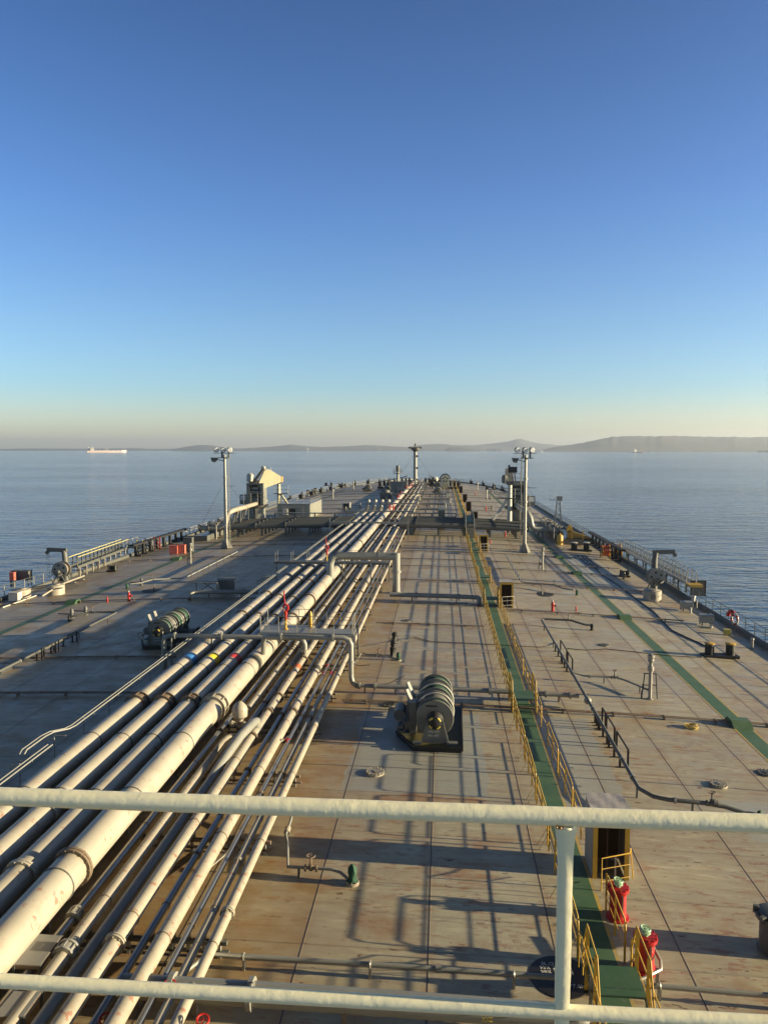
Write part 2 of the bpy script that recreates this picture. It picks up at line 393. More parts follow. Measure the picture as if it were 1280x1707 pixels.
def hill_mat():
    m, n, bs = newmat('wooded hills'); g = N(n, 'ShaderNodeNewGeometry'); v = g.outputs['Position']
    b = mix(n, ramp(n, noise(n, v, .004, 6), .4, .65), (.05, .065, .035), (.11, .10, .06))
    n.links.new(b, bs.inputs['Base Color']); bs.inputs['Roughness'].default_value = .9; return m
HILL = hill_mat()

# ================================================================ setting
def build_setting():
    mb = MB(); S = 16000
    mb.add([(-S, -3000, WATER), (S, -3000, WATER), (S, S, WATER), (-S, S, WATER)], [(0, 1, 2, 3)])
    structure('water', mb, SEA)
    # deck sheet following the camber
    ys = [-40 + 5 * i for i in range(49)] + [206 + 4 * i for i in range(34)]; us = [-1 + i / 33 for i in range(67)]
    vs = []; fs = []
    for y in ys:
        w = halfw(y)
        for u in us: vs.append((X0 + u * w, y, deck(X0 + u * w)))
    m = len(us)
    for j in range(len(ys) - 1):
        for i in range(m - 1): fs.append((j * m + i, j * m + i + 1, (j + 1) * m + i + 1, (j + 1) * m + i))
    structure('deck', MB().add(vs, fs), DECK, smooth=True)
    # hull side with the rounded sheer strake
    for s, nm in ((-1, 'hull'), (1, 'hull')):
        vs = []; fs = []
        prof = [(-.32, .002), (-.30, .34), (-.10, .40), (.02, .34), (.05, -.6), (.02, WATER - 1)]
        for y in ys:
            w = halfw(y); e = X0 + s * w; z = deck(e)
            for a, b in prof: vs.append((e + s * a * min(1, w), y, (z + b) if b > -1 else b))
        k = len(prof)
        for j in range(len(ys) - 1):
            for i in range(k - 1):
                q = (j * k + i, j * k + i + 1, (j + 1) * k + i + 1, (j + 1) * k + i); fs.append(q if s > 0 else q[::-1])
        structure(nm, MB().add(vs, fs), GREYD, smooth=True)
    # painted walkways
    def sheet(xa, xb, y0, y1, h, n=6):
        vs = []; fs = []; Y = []
        y = y0
        while y < y1: Y.append(y); y += 6
        Y.append(y1)
        for y in Y:
            for i in range(n + 1):
                x = xa + (xb - xa) * i / n; vs.append((x, y, deck(x) + h))
        for j in range(len(Y) - 1):
            for i in range(n): fs.append((j * (n + 1) + i, j * (n + 1) + i + 1, (j + 1) * (n + 1) + i + 1, (j + 1) * (n + 1) + i))
        return vs, fs
    for cx, hw, y0, y1 in ((4.30, .36, 8, 332), (15.05, .40, 8, 262), (-33.4, .40, 8, 262)):
        structure('walkway', MB().add(*sheet(cx - hw, cx + hw, y0, y1, .008)), GPATH)
        mb = MB(); mb.add(*sheet(cx - hw - .10, cx - hw, y0, y1, .008, 1)); mb.add(*sheet(cx + hw, cx + hw + .10, y0, y1, .008, 1))
        structure('walkway_line', mb, YLINE)
    # bridge wing deck and the front of the wheelhouse the picture is taken from
    mb = MB(); mb.box((0, -1.7, 11.42), (26, 7.2, .16)); mb.box((0, 1.86, 11.35), (26, .08, .42)); structure('bridge_deck', mb, GREYD)
    mb = MB(); mb.box((0, -.9, 2.6), (44, 5.4, 17.2)); structure('wheelhouse_front', mb, paint('wheelhouse white', (.85, .80, .62), rust=0, dirt=.1))

# far land
def ridge(pts, dist, thick, seed, name='hills'):
    rnd = random.Random(seed); cols = []
    n = len(pts)
    prof = [(0, 0), (.10, .22), (.28, .55), (.45, .85), (.6, 1), (.8, .7), (1, .0)]
    vs = []; fs = []
    fine = []
    for (a, ha), (b, hb) in zip(pts, pts[1:]):
        k = max(2, int((b - a) / 4))
        for i in range(k): fine.append((a + (b - a) * i / k, ha + (hb - ha) * i / k))
    fine.append(pts[-1])
    ph = [rnd.random() * 6 for _ in range(6)]
    for px, py in fine:
        top = AT(px, py, dist); base = AT(px, 750.3, dist * .995)
        H = max(.5, top.z - WATER)
        H *= 1 + .015 * math.sin(px * .09 + ph[0]) + .012 * math.sin(px * .31 + ph[1]) + .01 * math.sin(px * 1.1 + ph[2])
        for t, f in prof:
            sc_ = (dist + (t - .6) * thick) / dist
            w = 1 + (.05 * math.sin(px * .05 + t * 4 + ph[3]) + .03 * math.sin(px * .11 + t * 7 + ph[4])) * (1 if 0 < t < .6 else 0)
            vs.append((top.x * sc_, dist * sc_, WATER - .3 + H * f * w))
    k = len(prof)
    for j in range(len(fine) - 1):
        for i in range(k - 1): fs.append((j * k + i, (j + 1) * k + i, (j + 1) * k + i + 1, j * k + i + 1))
    structure(name, MB().add(vs, fs), HILL, smooth=True)
def build_far():
    ridge([(905, 749.4), (925, 745), (950, 741), (975, 737.5), (1000, 732), (1020, 727.5), (1045, 727), (1100, 726.5), (1160, 727), (1200, 728.5), (1225, 727.5), (1250, 729), (1280, 728), (1340, 727), (1420, 731), (1480, 742), (1500, 749)], 8200, 1500, 1)
    ridge([(700, 749.4), (735, 743), (760, 741.5), (790, 742), (820, 739), (845, 736), (858, 733), (868, 731), (880, 735), (900, 739), (925, 741.5), (960, 744), (1000, 749)], 12500, 2200, 2)
    ridge([(285, 749.4), (310, 744.5), (330, 741.5), (352, 742), (375, 746), (400, 747.5), (430, 746), (460, 743.5), (485, 741), (510, 743.5), (540, 745), (580, 743.5), (610, 741.5), (640, 743), (680, 745), (705, 741), (735, 739.5), (760, 742), (800, 745), (850, 747), (900, 749.4)], 11000, 1800, 3)
    ridge([(742, 749.2), (748, 745.5), (768, 745), (785, 747.5), (800, 749.2)], 9000, 500, 4)
    ridge([(-60, 747), (0, 748), (60, 747.3), (120, 747.8), (200, 747), (225, 746.6), (250, 748), (300, 747.6), (400, 748.6), (420, 749.5)], 12500, 1200, 5)
    # low shore with buildings under the hills
    for px, w, h, y in ((792, 60, 16, 8800), (818, 120, 22, 8900), (829, 90, 26, 8900), (1092, 90, 12, 7350), (1110, 160, 14, 7350), (1128, 60, 10, 7350), (512, 26, 30, 10050), (633, 18, 22, 10050), (1142, 120, 10, 7350)):
        p = AT(px, 750, y)
        mb = MB(); mb.box((p.x, y, WATER + h / 2), (w, 40, h)); mb.box((p.x + w * .2, y, WATER + h + h * .12), (w * .4, 30, h * .28)); mb.box((p.x - w * .32, y, WATER + h + h * .3), (w * .1, 10, h * .6))
        single('shore_building', mb, WHITE, 'small pale building on the far shore under the hills', 'building', (p.x, y, WATER), 'pale buildings along the far shore')

def far_ship(px, y, L, rz, label, hullm, upm, name='tanker_ship', tall=1.0):
    p = AT(px, 750, y); t = thing(name, label, 'ship', (0, 0, 0))
    B = L * .17; hH = L * .045
    poly = [(-L / 2, -B * .42), (L * .36, -B / 2), (L * .46, -B * .3), (L / 2, 0), (L * .46, B * .3), (L * .36, B / 2), (-L / 2, B * .42)]
    part('hull', MB().prism(poly, -2, hH), hullm, t)
    part('forecastle', MB().prism([(x, yy * .98) for x, yy in poly if x > L * .3], hH, hH * 1.3), hullm, t)
    b = MB(); b.box((-L * .37, 0, hH + L * .03 * tall), (L * .09, B * .9, L * .06 * tall)); b.box((-L * .36, 0, hH + L * .068 * tall), (L * .05, B * 1.05, L * .018 * tall))
    part('superstructure', b, upm, t)
    part('funnel', MB().box((-L * .44, 0, hH + L * .045 * tall), (L * .04, B * .3, L * .09 * tall)), upm, t)
    part('mast', MB().tube([(-L * .36, 0, hH), (-L * .36, 0, hH + L * .13 * tall)], L * .005, 6), upm, t); part('foremast', MB().tube([(L * .44, 0, hH), (L * .44, 0, hH + L * .07)], L * .004, 6), upm, t)
    for k in (-1, 1):
        b = MB(); b.tube([(L * .01 * k, B * .3 * k, hH), (L * .01 * k, B * .3 * k, hH + L * .045), (L * .06 * k, B * .3 * k, hH + L * .055)], L * .006, 6); part('crane', b, upm, t)
    b = MB()
    for k in range(6): b.box((-L * .28 + k * L * .11, 0, hH + L * .006), (L * .07, B * .5, L * .008))
    part('deck_pipes', b, upm, t)
    t.location = (p.x, y, WATER); t.rotation_euler.z = rz; ORG[t] = t.location.copy(); return t
def build_ships():
    far_ship(178, 5600, 285, R(32), 'long pink hulled tanker anchored on the left horizon', paint('faded pink hull', (.60, .45, .38), rust=.1), WHITE)
    far_ship(1064, 5200, 100, R(-70), 'small white and red ship riding at anchor in front of the right hill', paint('dull red hull', (.38, .12, .09), rust=.1), WHITE, 'cargo_ship', 2.2)
    far_ship(893, 6200, 110, R(-12), 'white ship just beyond the starboard lamp mast on the horizon', WHITE, WHITE, 'cargo_ship', 1.3)
    far_ship(1290, 6000, 240, R(180), 'low dark ship cut by the right edge of the picture', paint('dark hull', (.10, .10, .11), rust=.1), GREY, 'tanker_ship', .5)

# ================================================================ foreground railing
def build_front_rail():
    t = thing('bridge_railing', 'thickly painted cream railing with two rails right in front of the viewer', 'railing', (0, 1.8, 11.5))
    d = 1.87
    zt = AT(640, 1351, d); zb = AT(640, 1671, d)
    rnd = random.Random(3)
    def rail(z, r):
        pts = []; rs = []
        for i in range(121):
            x = -3 + 6 * i / 120; pts.append((x, d, z + rnd.uniform(-.0004, .0004))); rs.append(r * (1 + rnd.uniform(-.006, .006)))
        return MB().tube(pts, rs, 20)
    part('top_rail', rail(zt.z, .0232), RAILP, t)
    part('middle_rail', rail(zb.z, .0180), RAILP, t)
    p = AT(943, 1376, d)
    vs = MB(); n = 40; hw = .0178; hd = .009
    secs = []
    for i in range(n + 1):
        z = zt.z - .02 - i * .028; w = hw * (1 + rnd.uniform(-.05, .05)) + .010 * math.exp(-i / 1.2); dd = hd
        for a, b in ((-w, -dd), (-w * .6, -dd * 1.35), (w * .5, -dd * 1.25), (w, -dd), (w, dd), (-w, dd)): secs.append((p.x + a + rnd.uniform(-.0006, .0006), d + b, z))
    fs = []
    for i in range(n):
        for k in range(6):
            k2 = (k + 1) % 6; fs.append((i * 6 + k, (i + 1) * 6 + k, (i + 1) * 6 + k2, i * 6 + k2))
    vs.add(secs, fs); part('post', vs, RAILP, t)
    part('weld_bead', MB().torus((p.x, d, zt.z - .022), (0, 0, 1), .021, .0035, 20, 6), RAILP, t)
    b = MB(); rr_ = random.Random(8)
    for k in range(9): b.ball((p.x - .012 + rr_.uniform(-.014, .014), d - .0195 + rr_.uniform(-.001, .001), zt.z - .0175 + rr_.uniform(-.005, .004)), rr_.uniform(.0015, .0035), 7)
    part('rust_spot', b, paint('bright rust', (.50, .23, .06), rust=.1, dirt=.2), t)
    for k in (-1.55, 1.55):
        part('post', MB().bar((p.x + k, d, zt.z - .02), (p.x + k, d, 11.5), .035, .018), RAILP, t)

# ================================================================ pipe rack
PIPES = [  # x, z, radius, material, label, y end
    (-14.45, 1.27, .43, 'c', 'thick cream cargo pipe with the blue band, on the port side of the rack', 147),
    (-13.16, 1.27, .43, 'c', 'thick cream cargo pipe with the yellow band', 147),
    (-11.88, 1.27, .43, 'c', 'thick cream cargo pipe with the bright red band', 147),
    (-10.63, 1.31, .50, 'c', 'thickest cream cargo pipe, with the black band', 318),
    (-9.86, .80, .125, 's', 'slim bare steel pipe next to the thickest cargo pipe', 120),
    (-9.30, .86, .178, 'w', 'cream pipe with black rings ending at the mushroom head', 250),
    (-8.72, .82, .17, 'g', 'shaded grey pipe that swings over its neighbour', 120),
    (-8.20, .92, .205, 'w', 'cream pipe with the orange band under the crossover', 318),
    (-7.56, .80, .108, 's', 'shiny steel pipe between two cream pipes right of the orange band', 318),
    (-7.05, .92, .205, 'w', 'cream pipe with the small black band', 318),
    (-6.58, .78, .085, 's', 'thin steel pipe with red valve wheels', 318),
    (-6.17, .78, .108, 'w', 'thin cream pipe with the small red band', 318),
    (-5.76, .80, .14, 'w', 'plain cream pipe on the starboard edge of the rack', 200),
]
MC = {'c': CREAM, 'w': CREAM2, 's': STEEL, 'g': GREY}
def flange(x, y, z, r, n=20, bolts=0, th=.09, rr=1.22):
    mb = MB(); mb.cyl((x, y - th, z), (x, y - .012, z), r * rr, n=n); mb.cyl((x, y + .012, z), (x, y + th, z), r * rr, n=n); mb.cyl((x, y - .012, z), (x, y + .012, z), r * 1.05, n=n)
    for k in range(bolts):
        a = 2 * math.pi * k / bolts; mb.cyl((x + math.cos(a) * r * 1.14, y - th - .03, z + math.sin(a) * r * 1.14), (x + math.cos(a) * r * 1.14, y + th + .03, z + math.sin(a) * r * 1.14), .016 + r * .02, n=6)
    return mb
def expansion(x, y, z, r, n=20):
    """sleeve coupling: two rings held by short bars"""
    mb = MB(); L = max(.18, r * .7)
    mb.cyl((x, y - L, z), (x, y - L + .07, z), r * 1.28, n=n); mb.cyl((x, y + L - .07, z), (x, y + L, z), r * 1.28, n=n); mb.cyl((x, y - L * .6, z), (x, y + L * .6, z), r * 1.1, n=n)
    for k in range(8):
        a = 2 * math.pi * k / 8; c, s = math.cos(a) * r * 1.2, math.sin(a) * r * 1.2
        mb.bar((x + c, y - L, z + s), (x + c, y + L, z + s), .03 + r * .06, .03)
    return mb
def FY(y, h=12.2):
    if y > 120: return y
    py = 748.6 + h * 1280 / y; return h / math.tan(PITCH + math.atan((py - 853.5) / F))
FLG = {0: [22.6, 35.5, 54.5, 62.3, 71, 96, 121], 1: [24.5, 35.5, 54.0, 61.0, 69, 95, 121], 2: [20.9, 35.5, 53.6, 60.2, 68, 94, 121], 3: [21.4, 35.2, 53.5, 60.5, 82, 97, 121, 150, 178, 205, 232, 260, 290],
       4: [20.0, 33.5, 48, 75, 97], 5: [18.4, 60, 88, 104, 140, 170, 200, 230], 6: [37.2, 55, 80, 102], 7: [18.75, 25.8, 32.6, 35.7, 38.0, 44.9, 60, 72, 91, 104, 132, 160, 190, 220, 250, 280],
       8: [23.3, 29.5, 35.8, 54, 78, 101, 150, 200, 250], 9: [35.8, 49.5, 66, 90, 103, 136, 165, 196, 226, 256, 286], 10: [27.6, 35.8, 51.6, 83, 100, 150, 200], 11: [23.0, 29.3, 35.6, 46, 62, 80, 104, 140, 180, 220, 260], 12: [20.4, 46.6, 59.6, 84, 102, 150]}
BANDS = {0: (42.8, BLUE), 1: (42.9, YBAND), 2: (42.9, RBAND), 3: (42.3, KBAND), 7: (43.1, ORANGE), 9: (42.9, KBAND), 11: (42.6, RBAND), 6: (43.2, YBAND)}
def build_pipes():
    rnd = random.Random(11)
    for k_ in FLG: FLG[k_] = [FY(q) for q in FLG[k_]]
    for k_ in BANDS: BANDS[k_] = (FY(BANDS[k_][0]), BANDS[k_][1])
    for i, (x, z, r, mk, label, ye) in enumerate(PIPES):
        t = thing('cargo_pipe' if i < 4 else 'deck_pipe', label, 'pipe', (x, 12, 0)); m = MC[mk]; n = 28 if i < 4 else 16
        mb = MB()
        if i == 5:      # stops at the mushroom head, then goes on behind it
            mb.tube([(x, 8, z), (x, 31.2, z), (x + .08, 31.6, z + .04), (x + .22, 31.9, z + .02)], r, n)
            mb.tube([(x, 35.6, z), (x, ye, z)], r, n)
        elif i == 6:    # S-bend over to the next pipe
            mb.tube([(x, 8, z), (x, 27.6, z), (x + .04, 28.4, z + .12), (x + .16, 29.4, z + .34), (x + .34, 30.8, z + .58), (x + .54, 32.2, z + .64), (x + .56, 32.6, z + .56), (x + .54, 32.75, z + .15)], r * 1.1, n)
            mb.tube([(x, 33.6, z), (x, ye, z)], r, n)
        elif i < 3:
            mb.tube([(x, 8, z), (x, ye - 1.2, z), (x, ye - .4, z + .25), (x, ye, z + .9), (x, ye + .05, z + 1.3)], r, n)
        elif i in (7, 9):
            ybr = (124, 208)
            pts = [(x, 8, z)]
            for yy in ybr: pts += [(x, yy - 3, z), (x + .5, yy - 1, z + .1), (x + .5, yy + 1, z + .1), (x, yy + 3, z)]
            mb.tube(pts + [(x, ye, z)], r, n)
        elif i == 12:
            mb.tube([(x, 8, z - .0), (x, ye, z)], r, n)
        else: mb.tube([(x, 8, z), (x, ye, z)], r, n)
        part('pipe', mb, m, t)
        for y in FLG[i]:
            if i < 4 and abs(y - 34.8) < 1: part('sleeve_coupling', expansion(x, y, z, r, n), FLANGE if i != 3 else CREAM2, t)
            elif i in (4, 5) and y < 20.5: part('sleeve_coupling', expansion(x, y, z, r * 1.25, n), SILVER, t)
            else: part('flange', flange(x, y, z, r, n, 14 if y < 62 and i < 4 else (8 if y < 45 else 0), .05 + r * .1, 1.2 if i < 4 else 1.42), FLANGE if (y > 24 or i == 3) else m, t)
        y = 14.5 if i < 4 else 13 + (i % 3) * .8
        k = 0
        while y < min(ye - 2, 250) and k < 34:
            if all(abs(y - q) > .8 for q in FLG[i]):
                part('pipe_strap', MB().torus((x, y, z), (0, 1, 0), r * 1.015, .012 + r * .03, 24 if y < 60 else 14, 5), GREYD if i < 4 else FLANGE, t); k += 1
            y += 5.15 if y < 120 else 9
        if i in BANDS:
            yb, bm = BANDS[i]; w = .42 if i < 4 else .32
            b = MB(); b.tube([(x, yb - w, z), (x, yb + w, z)], r * 1.006 + .002, n, cap=False); part('colour_band', b, bm, t)
        if i < 4:       # black stencil strokes on both sides of the band, and scattered over the top
            for yc in (40.2, 43.5):
                b = MB()
                for j in range(11):
                    a = R(90 + 38 - j * 4.2); a2 = a - R(2.4); y0 = yc + rnd.uniform(-.45, .1); y1 = y0 + rnd.uniform(.12, .5); q = r + .004
                    b.add([(x + math.cos(aa) * q, yy, z + math.sin(aa) * q) for aa, yy in ((a, y0), (a2, y0), (a2, y1), (a, y1))], [(0, 1, 2, 3)])
                part('stencil_mark', b, KBAND, t)
        if i == 5:
            for j in range(3): part('black_ring', MB().torus((x, 46.2 + j * .5, z), (0, 1, 0), r * 1.05, .035, 14, 6), BLACK, t)
        if i == 10:
            for yv in (31.6, 41.6, 43.0, 108, 140):
                w = MB(); w.torus((x, yv, z + .22), (0, .3, 1), .13, .022, 14, 6); w.cyl((x, yv, z), (x, yv, z + .24), .025, n=6)
                for q in range(3): w.bar((x, yv, z + .22), (x + .13 * math.cos(q * 2.1), yv + .13 * math.sin(q * 2.1), z + .22), .015, .015)
                part('valve_wheel', w, RED, t)
    for px, py in ((283, 1642), (176, 1700), (338, 1701)):
        d = ray(px, py); t_ = (.95 - CAMZ) / d.z; c = Vector((d.x * t_, d.y * t_, .95)); t = thing('valve', 'small red hand wheel between the pipes at the lower edge of the rack', 'valve', c, 'red hand wheels between the near pipes')
        w = MB(); w.torus(c, (.2, -.3, 1), .13, .024, 16, 6)
        for q in range(4): w.bar(c, c + Vector((.13 * math.cos(q * 1.57), .13 * math.sin(q * 1.57), 0)), .018, .018)
        part('hand_wheel', w, RED, t); part('stem', MB().cyl(c - Vector((0, 0, .7)), c, .03, n=8), GREYD, t)
    # sleepers under the rack
    def sup(y, detail=True):
        t = thing('pipe_support', 'steel cross beam on short legs carrying the pipe rack', 'pipe support', (X0, y, 0), 'cross beams under the pipe rack')
        b = MB(); b.box((-12.9, y, .62), (4.9, .16, .13)); b.box((-12.9, y, .545), (4.9, .28, .02))
        b.box((-7.75, y, .50), (4.4, .12, .10)); b.box((-7.75, y, .25), (4.5, .10, .06))
        part('beam', b, RUSTY if int(y) % 2 else GREYD, t)
        for x in ((-15.2, -13.9, -12.7, -11.4, -10.45, -9.86, -9.3, -8.72, -8.2, -7.56, -7.05, -6.58, -6.17, -5.76) if detail else (-15.2, -12.7, -10.4, -8.2, -5.8)):
            z1 = .56 if x < -10.4 else .50
            part('leg', MB().box((x, y, (deck(x) + z1) / 2), (.09, .10, z1 - deck(x))), SILVER if x > -10.4 else RUSTY, t)
        for i, (x, z, r, mk, lb, ye) in enumerate(PIPES):
            if y < ye: part('saddle', MB().box((x, y, (z - r + .54) / 2 + .02), (r * 1.1, .10, max(.04, z - r - .50))), GREYD, t)
        return t
    y = 13.6; k = 0
    while y < 300:
        if y < 75:
            sup(y)
            if k % 2 == 0 and y < 60:
                for a, b_ in ((-9.0, -8.5), (-7.3, -6.8)):
                    single('brace_bar', MB().bar((a, y - 1.6, .32), (b_, y, .30), .06, .05), SILVER, 'short slanting brace bar between the legs of the pipe rack', 'brace', (a, y, .2), 'brace bars under the pipe rack')
        else:
            b = MB(); b.box((-12.9 if y < 140 else -11, y, .5), (5.0 if y < 140 else 1.4, .2, .3)); b.box((-7.75, y, .42), (4.5, .14, .3))
            single('pipe_support', b, GREYD, 'steel cross beam on short legs carrying the pipe rack', 'pipe support', (X0, y, 0), 'cross beams under the pipe rack')
        y += 5.15 if y < 75 else 9; k += 1
    # twin thin lines with brackets along the port side of the rack
    for dx, nm in ((0, 'outer'), (.19, 'inner')):
        x = -15.62 + dx
        y1 = 30.6 if dx else 31.2
        mb = MB()
        zl = 1.72
        mb.tube([(x, 150, zl), (x, 30.6, zl), (x - .1, 30.2, zl), (x - .55, 29.8, zl), (x - .65, 29.3, zl), (x - .65, 27.9, zl), (x - .65, 27.7, zl - .12)], .030, 8)
        mb.tube([(x + .02, 28.6, zl - .05), (x + .02, 12, zl - .05)], .028, 8)
        single('thin_pipe', mb, GREY, f'{nm} one of the two thin cream lines running along the port side of the rack', 'pipe', (x, 31, 1), 'twin thin lines beside the rack')
    y = 14.0
    k = 0
    while y < 148:
        b = MB(); q = -15.86
        b.tube([(q, y, deck(q)), (q, y, 1.66), (q + .50, y, 1.66)], .024, 6); b.tube([(q - .36, y, 1.50), (q, y, 1.50)], .024, 6); b.tube([(q - .36, y, 1.50), (q - .36, y, 1.22)], .022, 6)
        single('line_bracket', b, SILVER, 'small steel bracket holding the two thin lines beside the rack', 'bracket', (q, y, 0), 'brackets of the twin thin lines')
        y += 2.6 if y < 100 else 5
    for q, zz, rr in ((-15.42, .55, .07), (-15.7, .5, .05)):
        single('cable_pipe', MB().tube([(q, 10, zz), (q, 150, zz)], rr, 8), GREYD, 'dark low line between the twin thin lines and the blue banded pipe' if rr > .06 else 'dark thin low line just outside its thicker twin by the rack', 'pipe', (q, 10, zz))
    # flat topped cable boxes with rusty rims, bottom left
    def PZ(px, py, z): d = ray(px, py); t_ = (z - CAMZ) / d.z; return (d.x * t_, d.y * t_)
    for cs, lb in ((((23, 1610), (67, 1612), (103, 1562), (63, 1559)), 'flat grey box top with rusty rim beside the thickest pipe, farther of two'), (((-12, 1697), (39, 1697), (69, 1655), (23, 1655)), 'flat grey box top with rusty rim below the lower rail, nearer of two')):
        zt = .98; P = [PZ(px, py, zt) for px, py in cs]
        t = thing('cable_box', lb, 'box', (P[0][0], P[0][1], .8))
        part('plate', MB().prism(P, zt, zt + .025), paint('worn grey plate', (.25, .24, .21), rust=.35, rough=.6), t)
        for a, b_ in zip(P, P[1:] + P[:1]): part('rim', MB().bar((a[0], a[1], zt - .03), (b_[0], b_[1], zt - .03), .03, .09), FLANGE, t)
        for a in P: part('leg', MB().box((a[0], a[1], .6), (.06, .06, .8)), GREYD, t)

def guard(t, pts, zs, m, post_r=.022, rail_r=.018, posts=None, base=0, name='rail'):
    """railing along pts: rails at heights zs above base, posts at pts"""
    for z in zs: part(name, MB().tube([(p[0], p[1], base + z) for p in pts], rail_r, 6), m, t)
    for p in (posts or pts): part('post', MB().cyl((p[0], p[1], base), (p[0], p[1], base + zs[0]), post_r, n=6), m, t)

def build_crossovers():
    # 1: grey pipe across the rack, from the port side down onto the orange banded pipe
    y = 44.9; z = 2.06
    A = AT(275, 1100, y); t = thing('crossover_pipe', 'grey pipe crossing above the rack and turning down onto the orange banded pipe', 'pipe', (A.x, y, 0))
    xa = -16.9; xb = -8.2
    part('pipe', MB().tube([(xa, y, deck(xa)), (xa, y, z - .35), (xa + .1, y, z - .1), (xa + .38, y, z), (xb - .4, y, z), (xb - .12, y, z - .10), (xb, y, z - .38), (xb, y, 1.0)], .15, 14), GREY, t)
    for q in (xa + .7, -13.3): part('flange', MB().cyl((q - .05, y, z), (q + .05, y, z), .22), GREY, t)
    part('flange', MB().cyl((xb, y, 1.22), (xb, y, 1.36), .25), CREAM2, t)
    for q in (xa + .35, -14.0):
        part('support', MB().bar((q, y + .3, deck(q)), (q, y + .3, z - .1), .1, .1), GREY, t)
    # 2: to the starboard side, down to the deck and across under the walkway
    y = 41.4; z = 3.0; xc = -4.98
    t = thing('crossover_pipe', 'grey pipe coming off the rack, dropping to the deck and passing behind the large winch', 'pipe', (xc, y, 0))
    zd = .42; 
    part('pipe', MB().tube([(-10.2, y + 1.2, 1.7), (-10.1, y + .9, z - .5), (-9.9, y + .4, z - .1), (-9.4, y, z), (xc - .42, y, z), (xc - .12, y, z - .10), (xc, y, z - .38), (xc, y - .02, 1.1), (xc, y, .78), (xc + .1, y - .1, .50), (xc + .38, y - .4, .42)], .14, 14), GREY, t)
    b = MB(); x1 = 7.35; pts = [(xc + .38, y - .4, .42), (xc + .5, y - .45, .42)]
    for i in range(12):
        x = xc + .5 + (x1 - xc - .5) * i / 11; pts.append((x, y - .45, deck(x) + .40))
    part('deck_run', b.tube(pts, .125, 12), GREY, t)
    for q in (xc + .5, xc + 1.35, -.6, .6, 2.6, 5.6, 6.9): part('flange', MB().cyl((q - .05, y - .45, deck(q) + .40), (q + .05, y - .45, deck(q) + .40), .19, n=14), GREY, t)
    for q in (-8.9, -6.0): part('flange', MB().cyl((q - .05, y, z), (q + .05, y, z), .21, n=14), GREY, t)
    part('flange', MB().cyl((xc, y, 1.62), (xc, y, 1.70), .20, n=14), GREY, t)
    part('brace', MB().bar((xc - .8, y + .1, z - .2), (xc, y + .1, z - 1.0), .05, .05), GREY, t)
    for q in (xc + .8, -2.5, .2, 3.1, 6.3): part('support', MB().box((q, y - .45, deck(q) + .14), (.07, .16, .28)), RUSTY, t)
    # monitor platform over the rack
    zt = 2.02
    t = thing('monitor_platform', 'grey railed platform above the rack carrying the red fire monitor', 'platform', (-9.5, 47, 0))
    b = MB(); b.box((-9.75, 47.35, zt - .04), (3.1, 2.2, .08)); b.box((-6.8, 47.0, zt - .045), (2.8, 1.4, .07)); part('floor', b, GREY, t)
    b = MB(); b.bar((-11.4, 46.2, zt - .14), (-5.3, 46.2, zt - .14), .1, .16); b.bar((-11.4, 48.4, zt - .16), (-8.2, 48.4, zt - .16), .1, .14); part('beam', b, GREY, t)
    for x in (-11.4, -8.5, -5.35):
        for yy_ in (46.3, 48.3): part('leg', MB().box((x, yy_, zt / 2), (.1, .1, zt - .1)), GREY, t)
    for pp in ([(-11.25, 46.3), (-10.1, 46.3), (-8.95, 46.3), (-7.8, 46.3), (-6.65, 46.3), (-5.5, 46.3)], [(-11.25, 48.4), (-10.2, 48.4), (-9.2, 48.4), (-8.25, 48.4)], [(-11.25, 46.4), (-11.25, 47.4), (-11.25, 48.35)], [(-5.5, 46.4), (-5.5, 47.0), (-5.5, 47.6)], [(-8.2, 47.7), (-7.3, 47.7), (-6.4, 47.7), (-5.5, 47.7)]):
        guard(t, pp, (1.05, .55), STEEL, base=zt)
    b = MB(); b.bar((-11.35, 46.1, zt - .1), (-10.5, 49.2, .6), .08, .06); b.bar((-10.95, 46.1, zt - .1), (-10.1, 49.2, .6), .08, .06); part('ladder', b, SILVER, t)
    monitor(-9.85, 47.3, zt, 'red fire monitor on the near railed platform over the rack')
    single('gas_bottle', MB().lathe([(.0, 0), (.13, .01), (.14, .1), (.14, .75), (.06, .92), (.05, 1.0), (0, 1.02)], (-8.4, 48.1, zt), n=12), YELLOW, 'small yellow bottle standing on the platform behind the fire monitor', 'bottle', (-8.4, 48.1, zt))
    # big grey crossover with flanged leg
    y = 70.3; r = .35; z = 3.5; xr = -4.2; xl = -10.4
    t = thing('crossover_pipe', 'fat grey pipe crossing above the rack and coming down on a wide flanged leg', 'pipe', (xr, y, 0))
    part('pipe', MB().tube([(xl + .05, y - .3, 1.45), (xl + .05, y - .2, z - .7), (xl + .35, y - .05, z - .1), (xl + .8, y, z), (xr - .36, y, z), (xr - .02, y, z + .0)], [r * 1.05] * 6, 22), GREY, t)
    part('leg', MB().tube([(xr - .02, y, z + .33), (xr - .02, y, .22)], r, 22), GREY, t)
    b = MB(); b.cyl((xr - .02, y, 2.0), (xr - .02, y, 2.2), r * 1.28, n=22); part('flange', b, GREY, t)
    part('base_plate', MB().cyl((xr - .02, y, deck(xr)), (xr - .02, y, deck(xr) + .14), r * 1.3, n=22), CREAM2, t)
    b = MB(); b.cyl((xr - 1.7, y, z), (xr - 1.6, y, z), r * 1.1, n=22); part('ring', b, GREY, t)
    for q in (-9.0, -6.6): part('support', MB().bar((q, y + .1, .3), (q, y + .1, z - .35), .1, .1), SILVER, t)
    t2 = thing('service_platform', 'narrow railed catwalk across the rack just behind the fat grey crossover', 'platform', (-11, 75, 0))
